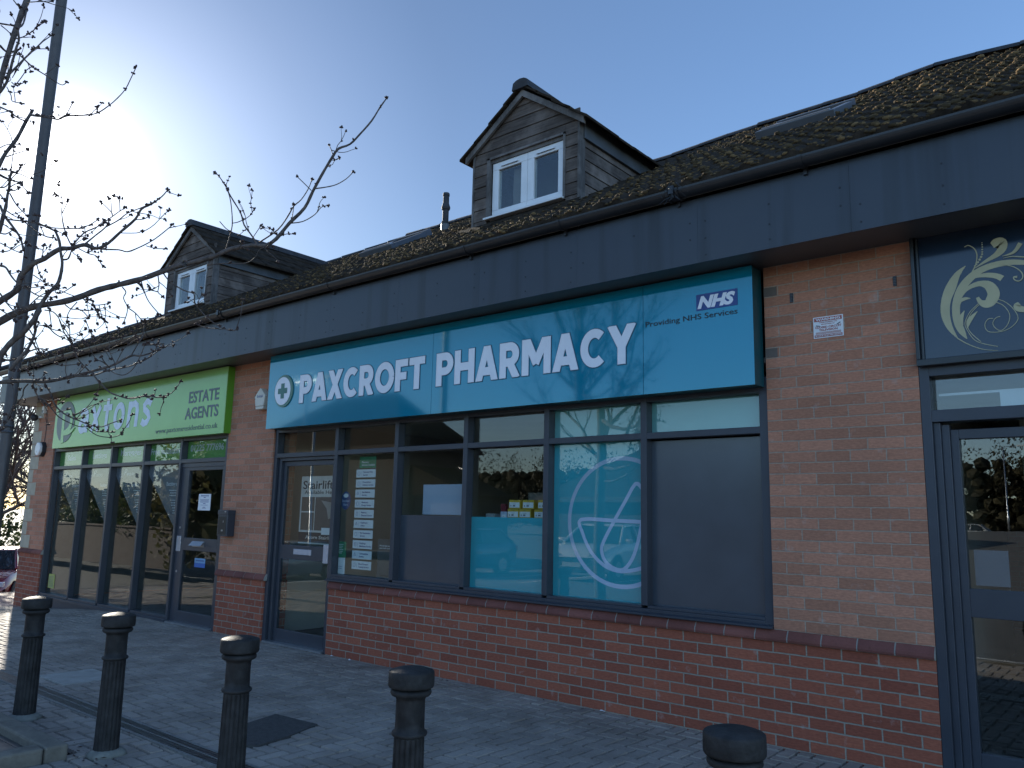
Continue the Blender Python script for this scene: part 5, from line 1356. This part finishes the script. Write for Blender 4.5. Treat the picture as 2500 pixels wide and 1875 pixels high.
# left leader and its shoots
trace(k1([(-40, 900), (0, 740), (40, 600), (100, 400), (150, 250), (210, 80), (245, 0), (270, -90)]), 12, 13, 5.3, 5.5, rt(3.3), .4)
for P, w0, w1 in (([(-20, 850), (60, 740), (110, 560), (150, 420), (170, 360), (160, 260)], 7, 4), ([(130, 350), (200, 335), (280, 290), (350, 230), (410, 195)], 3, 1.6), ([(100, 460), (170, 490), (290, 600), (400, 670), (490, 730), (560, 765), (600, 740)], 4, 1.5),
    ([(110, 700), (180, 590), (290, 450), (360, 440), (430, 440)], 2.2, 1.4), ([(-10, 210), (80, 225), (135, 235)], 4, 4), ([(170, 250), (210, 210), (240, 90)], 3.4, 4), ([(0, 410), (50, 460), (100, 465)], 5, 4), ([(240, 20), (330, 15), (360, 0)], 2.4, 2), ([(360, 0), (420, 20), (475, 8)], 2.2, 1.5), ([(120, 0), (160, 50), (185, 70)], 2.4, 2),
    ([(10, 230), (60, 270), (105, 315)], 2.4, 2), ([(105, 740), (150, 770), (230, 735)], 2, 1.4), ([(60, 780), (100, 860), (110, 910), (200, 930)], 2.2, 1.4), ([(120, 790), (190, 700), (240, 630), (290, 600)], 2, 1.4), ([(-10, 960), (80, 1000), (160, 1060), (230, 1090)], 4, 2.5), ([(-20, 1510), (50, 1380), (150, 1250), (230, 1100), (290, 1000)], 9, 6),
    ([(285, 1040), (330, 1045), (400, 1052), (520, 1075), (580, 1050), (640, 1040), (780, 1035), (880, 1015), (980, 950), (1060, 880), (1130, 800), (1180, 700), (1225, 605)], 4, 1.8), ([(870, 1018), (876, 985), (878, 960)], 2.4, 2), ([(585, 1050), (620, 990), (655, 920)], 2.2, 1.6),
    ([(0, 1330), (70, 1300), (180, 1300)], 2.4, 1.6), ([(60, 1410), (150, 1380), (250, 1350)], 3, 1.8), ([(0, 1570), (80, 1610), (200, 1650)], 4, 3), ([(80, 1650), (110, 1450), (125, 1330)], 2, 1.4)):
    trace(k1(P), w0, w1, 5.3, 5.3+rr.uniform(-.2, .2), None, .6, .2)
trace(k2([(-10, 690), (15, 600), (35, 520), (60, 430), (75, 320), (95, 230), (110, 100), (180, 80), (215, 10)]), 9, 3, 5.2, 5.3, rt(3.2), .8)
trace(k2([(0, 420), (50, 530), (140, 650), (210, 760), (235, 880)]), 6, 4, 5.2, 5.1, None, .8)
for P in ([(60, 470), (150, 530), (230, 560)], [(100, 300), (170, 420), (280, 530)], [(95, 240), (190, 200), (300, 300)], [(0, 120), (60, 150), (180, 185), (220, 215), (290, 295)], [(0, 240), (60, 230), (110, 160), (175, 90)], [(0, 60), (90, 65), (160, 85), (320, 155)], [(90, 265), (150, 270), (190, 240)], [(0, 310), (50, 370)]):
    trace(k2(P), 3, 1.6, 5.25, 5.15, None, .8, .25)
# low horizontal limb in front of the fascia
trace(kL([(-60, 860), (0, 850), (150, 835), (350, 830), (580, 840), (800, 810), (1000, 765), (1200, 710), (1420, 650), (1560, 600), (1770, 490), (1900, 490), (2060, 440), (2212, 330)])+kZ([(960, 120), (1000, 100)]), 9.5, 2, 5.0, 5.4, rt(2.0), .9)
for P, w0, w1 in (([(1000, 765), (1250, 755), (1420, 700), (1560, 670), (1750, 630), (1950, 550), (2100, 450), (2212, 370)], 4, 2), ([(1770, 490), (1850, 350), (1930, 220), (1945, 80)], 3, 1.6), ([(1230, 700), (1300, 800), (1360, 870), (1480, 980), (1600, 1030), (1770, 1070), (1960, 1030), (2100, 1050), (2212, 1050)], 3.6, 2.4),
    ([(1200, 690), (1080, 570), (1030, 480), (980, 330), (920, 200), (870, 120)], 3, 1.7), ([(440, 870), (500, 1020), (620, 1120), (720, 1230), (800, 1320), (950, 1400), (1070, 1445), (1200, 1445)], 3.6, 1.8), ([(1160, 1460), (1300, 1560), (1450, 1590), (1560, 1580), (1640, 1545)], 2, 1.4), ([(1220, 1460), (1300, 1510), (1520, 1520)], 2, 1.4),
    ([(600, 865), (680, 990), (720, 1110), (800, 1220), (930, 1310), (1080, 1370), (1230, 1430), (1370, 1450), (1500, 1400), (1630, 1360)], 3.8, 1.8), ([(380, 870), (320, 940), (300, 1040), (200, 1180), (120, 1330)], 3, 1.6), ([(-20, 560), (200, 540), (320, 520), (400, 430), (570, 395), (740, 480), (830, 520), (930, 510), (1030, 480)], 4, 1.8),
    ([(500, 70), (640, 100), (740, 190), (850, 250), (1000, 290), (1120, 290)], 3, 1.8), ([(600, 45), (700, 130), (850, 170), (960, 300)], 3, 1.6), ([(1350, 870), (1330, 950), (1290, 1020)], 2, 1.6), ([(1480, 680), (1560, 730), (1690, 745), (1830, 620), (1960, 330)], 2, 1.4), ([(1480, 650), (1400, 560), (1370, 500)], 2.6, 1.8), ([(1470, 640), (1380, 570), (1290, 540)], 2.4, 1.8),
    ([(560, 400), (680, 560), (830, 620), (1050, 600)], 2, 1.4), ([(800, 0), (850, 140), (940, 300), (1010, 400)], 2.4, 1.6), ([(1150, 0), (1200, 120), (1245, 235)], 2.2, 1.6), ([(900, 0), (940, 130), (940, 260)], 2, 1.4), ([(1230, 400), (1400, 440), (1600, 340), (1830, 220)], 2, 1.3), ([(930, 1310), (1000, 1300), (1030, 1345), (1130, 1310)], 1.8, 1.4)):
    trace(kL(P), w0, w1, 5.15, 5.2+rr.uniform(-.15, .25), None, 1.0, .2)
trace(kZ([(1080, 525), (1000, 600)])[:1]+kZ([(1110, 524)])[:0]+kZ([(1106, 525), (1160, 440), (1222, 360)]), 1.8, 1.4, 5.3, 5.3) if False else None
trace(kZ([(870, 475), (980, 465), (1080, 468), (1160, 440), (1222, 362)]), 2.4, 1.5, 5.22, 5.3, None, 1, .5)
trace(k3([(100, 640), (200, 520), (270, 440), (330, 330), (360, 230), (350, 200), (380, 100), (400, 30)]), 8, 4, 4.95, 5.05, None, .8)
for P in ([(0, 560), (60, 540), (0, 500)], [(0, 1085), (50, 1085)], [(0, 1250), (30, 1220), (40, 1160)], [(250, 290), (300, 330), (420, 470)], [(0, 20), (100, 90), (160, 150)], [(300, 230), (350, 320), (410, 470)]):
    trace(k3(P), 3, 2, 5.1, 5.1, None, .8, .3)
# limbs on the road side, only ever seen in the shop windows
def limb(p, az, el, L, r, lvl):
    d = Vector((cos(az)*cos(el), sin(az)*cos(el), sin(el))); n = max(4, int(L/.12)); pts = [Vector(p)]; q = Vector(p)
    for i in range(n):
        d = (d+Vector((rr.gauss(0, .07), rr.gauss(0, .07), rr.gauss(.03, .06)))).normalized(); q = q+d*(L/n); pts.append(q.copy())
    BR.tube(pts, [r*(1-.7*i/n) for i in range(n+1)], 6 if lvl else 8)
    if lvl < 3:
        for i in range(1, n):
            if rr.random() < (.55, .5, .22)[lvl]:
                a2 = atan2(d.y, d.x)+rr.choice((-1, 1))*rr.uniform(.4, 1.1); limb(pts[i], a2, math.asin(max(-1, min(1, d.z)))+rr.uniform(-.3, .4), L*rr.uniform(.3, .5), r*.5*(1-.5*i/n), lvl+1)
    else: pass
    bud(pts[-1], 4, 1.2)
for az, el, L, z in ((-2.6, .5, 2.2, 2.3), (-1.9, .55, 2.4, 2.5), (-1.3, .5, 2.0, 2.7), (-2.2, .8, 2.4, 3.0), (-3.0, .75, 1.9, 3.2), (-1.6, .9, 2.1, 3.4), (-.95, .8, 1.9, 3.1), (-2.5, 1.15, 2.2, 3.7), (-1.2, 1.2, 2.2, 3.8), (2.6, 1.0, 1.8, 3.6)):
    limb((TX_, TY_, z), az, el, L, .034, 0)
TR.build('trunk', MT['bark'], T, smooth=True); BR.build('branches', MT['bark'], T, smooth=True); TW.build('twigs', MT['bark'], T, smooth=True)['kind'] = 'stuff'
b_ = BU.build('buds', MT['bud'], T, smooth=True); b_['kind'] = 'stuff'

# ================================================================== background planting and cars
def leaf_mat(name, a, b, c):
    m, n, l, bs = new_mat(name); bs.inputs['Roughness'].default_value = .6; bs.inputs['Specular IOR Level'].default_value = .3
    g = n.new("ShaderNodeNewGeometry"); rp = n.new("ShaderNodeValToRGB"); l.new(g.outputs['Random Per Island'], rp.inputs[0])
    e = rp.color_ramp.elements; e[0].color = (*a, 1); e[1].color = (*b, 1); k = e.new(.6); k.color = (*c, 1)
    l.new(rp.outputs[0], bs.inputs['Base Color'])
    tl_ = n.new("ShaderNodeBsdfTranslucent"); l.new(rp.outputs[0], tl_.inputs[0]); mx = n.new("ShaderNodeMixShader"); mx.inputs[0].default_value = .3
    out = [x for x in n if x.type == 'OUTPUT_MATERIAL'][0]; l.new(bs.outputs[0], mx.inputs[1]); l.new(tl_.outputs[0], mx.inputs[2]); l.new(mx.outputs[0], out.inputs[0]); return m
MT['leaf'] = leaf_mat('evergreen_leaf', (.02, .035, .012), (.085, .10, .03), (.04, .06, .018))
MT['leaf_olive'] = leaf_mat('olive_leaf', (.06, .055, .02), (.20, .17, .06), (.11, .10, .035))
def leaves(m, c, R, n, s, rnd, flat_=False):
    for _ in range(n):
        d = Vector((rnd.gauss(0, 1), rnd.gauss(0, 1), rnd.gauss(0, 1))).normalized()*(rnd.random()**.35)
        lump = 1+.22*sin(d.x*5+c[0])*sin(d.y*6+c[1])+.15*sin(d.z*9+c[0]*2)
        p = Vector((c[0]+d.x*R[0]*lump, c[1]+d.y*R[1]*lump, c[2]+d.z*R[2]*lump))
        a = Vector((rnd.gauss(0, 1), rnd.gauss(0, 1), rnd.gauss(0, 1))).normalized(); b = a.orthogonal().normalized(); cc = a.cross(b)
        z = s*rnd.uniform(.5, 1.4); m.face([p+b*z*.5, p+cc*z*.28, p-b*z*.5, p-cc*z*.28])
def bare(name, label, loc, h, seed, group=None, spread=.5, lv=4, cat='tree'):
    r_ = random.Random(seed); m = MB(); G = thing(name, label, cat, loc, group)
    def br(p, d, L, r, lvl):
        n = 4; pts = [p]; q = p.copy()
        for i in range(n):
            d = (d+Vector((r_.gauss(0, .12), r_.gauss(0, .12), r_.gauss(.04, .08)))).normalized(); q = q+d*(L/n); pts.append(q.copy())
        (tm if lvl == 0 else m).tube(pts, [max(.009, r*(1-.45*i/n)) for i in range(n+1)], 6 if lvl < 2 else 3, cap=lvl < 2)
        if lvl < lv:
            for k in range(r_.randint(4, 6)):
                t = r_.uniform(.35, 1); a = pts[min(n, int(t*n))]
                s = Vector((r_.gauss(0, 1), r_.gauss(0, 1), r_.gauss(0, .6))).normalized()
                br(a, (d*(.9)+s*spread*1.5).normalized(), L*r_.uniform(.5, .75), r*.6, lvl+1)
    tm = MB(); br(Vector(loc), Vector((0, 0, 1)), h*.38, h*.009, 0)
    tm.build('trunk', MT['bark'], G, smooth=True); m.build('branches', MT['bark'], G); return G
BT = [('bare_tree', 'tall bare twiggy tree behind the corner pier', (-20.5, 2.9, -1.1), 11, 3), ('bare_tree', 'second bare tree just left of the one behind the corner pier', (-24, 3.2, -1.1), 12, 5), ('bare_tree', 'bare tree farthest left in the hedge line', (-27, 1.8, -1.1), 12, 8), ('bare_tree', 'small bare tree nearest the road beyond the corner', (-22, 5.2, -1.1), 10, 12)]
for n_, l_, p_, h_, s_ in BT: bare(n_, l_, p_, h_, s_, 'bare trees beyond the corner')
rb = random.Random(41)
for k, (c, R, n, mt, l_) in enumerate([((-22, 3.4, .3), (1.9, 1.6, 1.5), 3500, 'leaf', 'dark evergreen shrub under the bare trees beyond the corner'), ((-25, 2.8, .6), (2.2, 1.8, 2.0), 4500, 'leaf_olive', 'yellowish shrub among the bare trees beyond the corner'), ((-28.5, 2.9, .5), (2.4, 1.8, 2.2), 3500, 'leaf', 'low evergreen shrub at the far left beyond the corner')]):
    m = MB(); leaves(m, c, R, n, .14, rb); G = thing('shrub', l_, 'shrub', (c[0], c[1], -1.1), 'shrubs beyond the corner')
    m.build('foliage', MT[mt], G); MB().tube([(c[0], c[1], -1.1), (c[0]+.1, c[1], .6)], .05, 6).build('stem', MT['bark'], G)
MT['dark_wall'] = pm('dark_brown_brick', (.055, .035, .028), .85, 0, .2, 6)
# hedge bank and trees across the car park (seen in the glass)
HB = [(-20.8, -9.9, 4.2, 'leaf_olive'), (-25.8, -11, 2.3, 'leaf'), (-31.0, -11.5, 2.3, 'leaf'), (-36.5, -12.5, 2.6, 'leaf_olive'), (-42, -14, 2.7, 'leaf'), (-48, -16, 2.9, 'leaf'), (-54, -18, 3.2, 'leaf')]
for k, (x, y, h, mt) in enumerate(HB):
    m = MB(); leaves(m, (x, y, h*.48), (2.9, 2.0, h*.56), 3600, .22, rb)
    for q in range(14): blob(m, (x+rb.gauss(0, 1.1), y+rb.gauss(0, .5), h*.38+rb.gauss(0, h*.16)), .75, .75, min(.8, h*.24), rb); z0 = -.5
    G = thing('laurel_bush', ['olive toned bush nearest the parade across the car park', 'dark laurel bush second along the car park edge', 'dark laurel bush third along the car park edge', 'tall olive toned bush fourth along the car park edge', 'tall dark bush fifth along the car park edge', 'tall dark bush sixth along the car park edge', 'tallest dark bush at the far end of the car park edge'][k], 'bush', (x, y, z0), 'bushes along the car park edge')
    m.build('foliage', MT[mt], G); MB().tube([(x, y, z0), (x, y, h*.5)], .07, 6).build('stem', MT['bark'], G)
GW = thing('garden_wall', 'low dark brick wall in front of the car park bushes', 'wall', (-30, -9.2, -.5))
MB().box(-44, -21.5, -9.4, -9.18, -.7, .75).build('brickwork', MT['dark_wall'], GW); MB().box(-44.05, -21.45, -9.45, -9.13, .75, .81).build('coping', MT['dark_wall'], GW)
m = MB(); 
for k in range(46):
    x = -90+k*3.0+rb.uniform(-.6, .6); leaves(m, (x, -92+rb.uniform(-3, 3), 5.0+rb.uniform(-.6, 1.6)), (2.9, 2.2, 5.6), 1100, .36, rb)
    for q in range(60): blob(m, (x+rb.gauss(0, 1.3), -92+rb.gauss(0, .8), 1.0+7.2*rb.random()**1.3), rb.uniform(.6, 1.1), .9, rb.uniform(.5, .95), rb)
MT['wood_leaf'] = leaf_mat('brown_wood_mass', (.03, .03, .015), (.07, .06, .03), (.045, .04, .02))
tag(m.build('distant_wood', MT['wood_leaf']), 'dark wooded bank far across the car park', 'wood', kind='stuff')
# two low buildings opposite
def house(label, x0, x1, y0, y1, ze, zr, rx0, rx1, wing=None):
    G = thing('opposite_building', label, 'building', ((x0+x1)/2, y1, 0)); zg = -.6; ym = (y0+y1)/2
    w = MB(); w.box(x0+.4, x1-.4, y0+.4, y1-.4, zg, ze); wl_ = w.build('wall', MT['dark_wall'], G)
    m = MB(); a, b, c, d = (x0, y0, ze), (x1, y0, ze), (x1, y1, ze), (x0, y1, ze); e, f = (rx0, ym, zr), (rx1, ym, zr)
    for q in ([a, b, f, e], [c, d, e, f], [d, a, e], [b, c, f], [a, d, c, b]): m.face(q)
    m.build('roof', MT['tile'], G)
    MB().box(x0, x1, y1-.02, y1+.05, ze-.25, ze-.01).box(x1-.02, x1+.05, y0, y1, ze-.25, ze-.01).build('fascia', MT['dark_wall'], G)
    return G
G = house('large hip roofed building reflected in the teal sign', -44, -26, -31, -25, 5.4, 9.0, -36, -30)
MB().box(-26.4, -21.9, -28.8, -25.9, -.6, 2.6).build('wing_wall', MT['dark_wall'], G)
m = MB(); m.face([(-26.4, -25.5, 4.3), (-26.4, -29, 4.3), (-21.5, -29, 2.6), (-21.5, -25.5, 2.6)]); m.face([(-26.4, -25.5, 4.3), (-21.5, -25.5, 2.6), (-26.4, -25.5, 2.6)]); m.build('wing_roof', MT['tile'], G)
house('low hip roofed building reflected in the teal window', -17.0, -4.5, -32, -25, 2.5, 5.0, -12.8, -8)
for k, (x, y) in enumerate(((-14, -36), (-18.5, -38), (-9, -37), (-4, -39), (3, -42), (9, -40))):
    bare('bare_tree', ['bare tree behind the low building opposite', 'bare tree between the two buildings opposite', 'bare tree behind the right end of the low building opposite', 'bare tree right of the low building opposite', 'bare tree far across the car park', 'bare tree at the right of the far car park'][k], (x, y, road_z(x, y)), 7.5, 50+k, 'bare trees across the car park', .5, 3)
# twin arm car park lamp
def post(x, y, h, label, arms=2):
    G = thing('car_park_lamp', label, 'street lamp', (x, y, road_z(x, y))); z = road_z(x, y)
    MB().lathe([(.09, 0), (.085, 1.2), (.06, 1.25), (.045, h)], 12, (x, y, z)).build('column', MT['steel'], G, smooth=True)
    for s in ((-1, 1) if arms == 2 else (1,)):
        MB().tube([(x, y, z+h), (x+s*1.1, y, z+h+.05)], .03, 6).build('arm', MT['steel'], G); MB().box(min(x+s*1.0, x+s*1.6), max(x+s*1.0, x+s*1.6), y-.13, y+.13, z+h, z+h+.12).build('lantern', MT['white_pvc'], G, bevel=.02)
post(-19.6, -13.9, 7.8, 'twin armed car park lamp reflected in the left of the teal sign'); post(-3.9, -70, 7.0, 'single armed car park lamp reflected in the right hand door', 1)
# cars
MT['tyre'] = pm('tyre_rubber', (.02, .02, .02), .8); MT['car_glass'] = pm('car_window', (.02, .025, .03), .04, 0, .02, 2, spec=.8)
MT['lamp'] = pm('headlamp_lens', (.55, .57, .6), .08, .3, .05, 9); MT['tail'] = pm('tail_lamp_lens', (.35, .01, .01), .15); MT['plate'] = pm('number_plate', (.6, .6, .55), .5)
def car(name, label, loc, rot, paint, hgt=1.48, suv=False, group='cars on the road and in the car park'):
    G = thing(name, label, 'car', (0, 0, 0), group); up = .12 if suv else 0; zb = .22+up
    st = [(-2.15, .70, .50, .88), (-2.05, .82, .34, .98), (-1.5, .88, zb, 1.0), (-.5, .90, zb, 1.0), (.6, .90, zb, .98), (.95, .89, zb, .96), (1.6, .86, zb, .86), (2.0, .80, .34, .74), (2.14, .66, .42, .62)]
    m = MB(); P = 8
    for x, w, z0, z1 in st:
        z0 = z0+(up if z0 > .3 else 0); z1 += up
        for y, z in ((-w*.9, z0), (-w, z0+.16), (-w*1.0, z1-.20), (-w*.93, z1), (w*.93, z1), (w*1.0, z1-.20), (w, z0+.16), (w*.9, z0)): m.v.append((x, y, z))
    for i in range(len(st)-1):
        for j in range(P): j2 = (j+1) % P; m.f.append((i*P+j, (i+1)*P+j, (i+1)*P+j2, i*P+j2)); m.m.append(0)
    m.f.append(tuple(range(P))); m.f.append(tuple(range((len(st)-1)*P+P-1, (len(st)-1)*P-1, -1))); m.m += [0, 0]
    # roof
    zr = hgt+up*.6; zs = 1.0+up
    r = [(.22, .62), (-.2, .66), (-1.2, .64), (-1.5, .58)]
    top = [(x, s*w, zr-(.03 if i in (0, 3) else 0)) for i, (x, w) in enumerate(r) for s in (-1, 1)]
    i0 = len(m.v); m.v += top+[(x, y, z-.05) for x, y, z in top]
    for i in range(3):
        a = i0+2*i; m.f.append((a, a+2, a+3, a+1)); b = a+8; m.f.append((a, b, b+2, a+2)); m.f.append((a+1, a+3, b+3, b+1)); m.m += [0]*3
    m.f += [(i0, i0+1, i0+9, i0+8), (i0+6, i0+14, i0+15, i0+7)]; m.m += [0, 0]
    for (xa, ya, xb, yb) in ((.95, .80, .22, .60), (-.42, .84, -.40, .64), (-1.95, .78, -1.5, .56)):
        for s in (-1, 1): m.tube([(xa, s*ya, zs-.02), (xb, s*yb, zr-.03)], .038, 6)
    body = m.build('body', paint, G, bevel=.02, smooth=True)
    g = MB(); lo = [(.93, .79), (-1.93, .77)]; hi = [(.20, .60), (-1.5, .56)]
    L_ = [(.93, -.79, zs-.03), (.93, .79, zs-.03), (-1.93, .77, zs-.03), (-1.93, -.77, zs-.03)]; H_ = [(.20, -.60, zr-.05), (.20, .60, zr-.05), (-1.5, .56, zr-.05), (-1.5, -.56, zr-.05)]
    for k in range(4): k2_ = (k+1) % 4; g.face([L_[k], L_[k2_], H_[k2_], H_[k]])
    g.build('windows', MT['car_glass'], G)
    for x in (1.32, -1.32):
        for s in (-1, 1):
            R_ = .33+up*.3; w = MB(); n = 24
            for (ya, yb, ra, rb_, mi) in ((s*.70, s*.90, R_, R_, 0),):
                w.prism([(x+ra*cos(2*pi*k/n), R_+ra*sin(2*pi*k/n)) for k in range(n)], min(ya, yb), max(ya, yb))
            wh = w.build('wheel', MT['tyre'], G, bevel=.02)
            w = MB(); w.prism([(x+.20*cos(2*pi*k/n), R_+.20*sin(2*pi*k/n)) for k in range(n)], s*.90, s*.905)
            for k in range(5):
                a = 2*pi*k/5; w.prism([(x+r_*cos(a+t), R_+r_*sin(a+t)) for r_, t in ((.05, -.5), (.2, -.16), (.2, .16), (.05, .5))], s*.905, s*.915)
            w.build('rim', MT['steel'], wh)
            a = MB(); a.prism([(x+(R_+.05)*cos(2*pi*k/n), R_+(R_+.05)*sin(2*pi*k/n)) for k in range(n)], min(s*.885, s*.902), max(s*.885, s*.902)); a.build('wheel_arch', MT['tyre'], G)
    for s in (-1, 1):
        MB().box(1.93, 2.10, min(s*.42, s*.78), max(s*.42, s*.78), .60+up, .73+up).build('headlight', MT['lamp'], G, bevel=.02)
        MB().box(-2.13, -2.0, min(s*.5, s*.82), max(s*.5, s*.82), .72+up, .92+up).build('tail_light', MT['tail'], G, bevel=.02)
        MB().box(.62, .80, min(s*.90, s*1.05), max(s*.90, s*1.05), .98+up, 1.1+up).build('door_mirror', paint, G, bevel=.03)
    MB().box(2.10, 2.155, -.26, .26, .40+up, .51+up).build('number_plate', MT['plate'], G); MB().box(2.06, 2.15, -.45, .45, .52+up, .62+up).build('grille', MT['tyre'], G)
    G.location = loc; G.rotation_euler.z = rot; ORG[G] = Vector(loc); return G
def paint(n, c): return pm(n, c, .25, .2, .02, 1, spec=.6, coat=.8)
car('parked_car', 'red car half hidden behind the corner pier at the far left', (-17.9, 2.55, road_z(-17.9, 2.55)), radians(-30), paint('red_paint', (.16, .008, .014)))
car('parked_suv', 'white car reflected in the right hand shop door', (-7.2, -76, road_z(-7.2, -76)), radians(0), paint('white_paint', (.7, .7, .7)), 1.6, True)
car('parked_car', 'white car parked in the bay reflected in the teal window', (-5.4, -13.4, road_z(-5.4, -13.4)), radians(80), paint('white_paint', (.7, .7, .7)))
car('parked_car', 'dark blue car parked across the car park', (-11.5, -13.8, road_z(-11.5, -13.8)), radians(93), paint('blue_paint', (.02, .04, .12)))
car('parked_car', 'silver car parked by the bushes', (-20.4, -13.6, road_z(-20.4, -13.6)), radians(90), paint('silver_paint', (.4, .41, .42)))
for o in list(COL.objects):
    if o.type == 'MESH' and o.parent is None and 'label' not in o and 'kind' not in o: print('UNTAGGED', o.name)
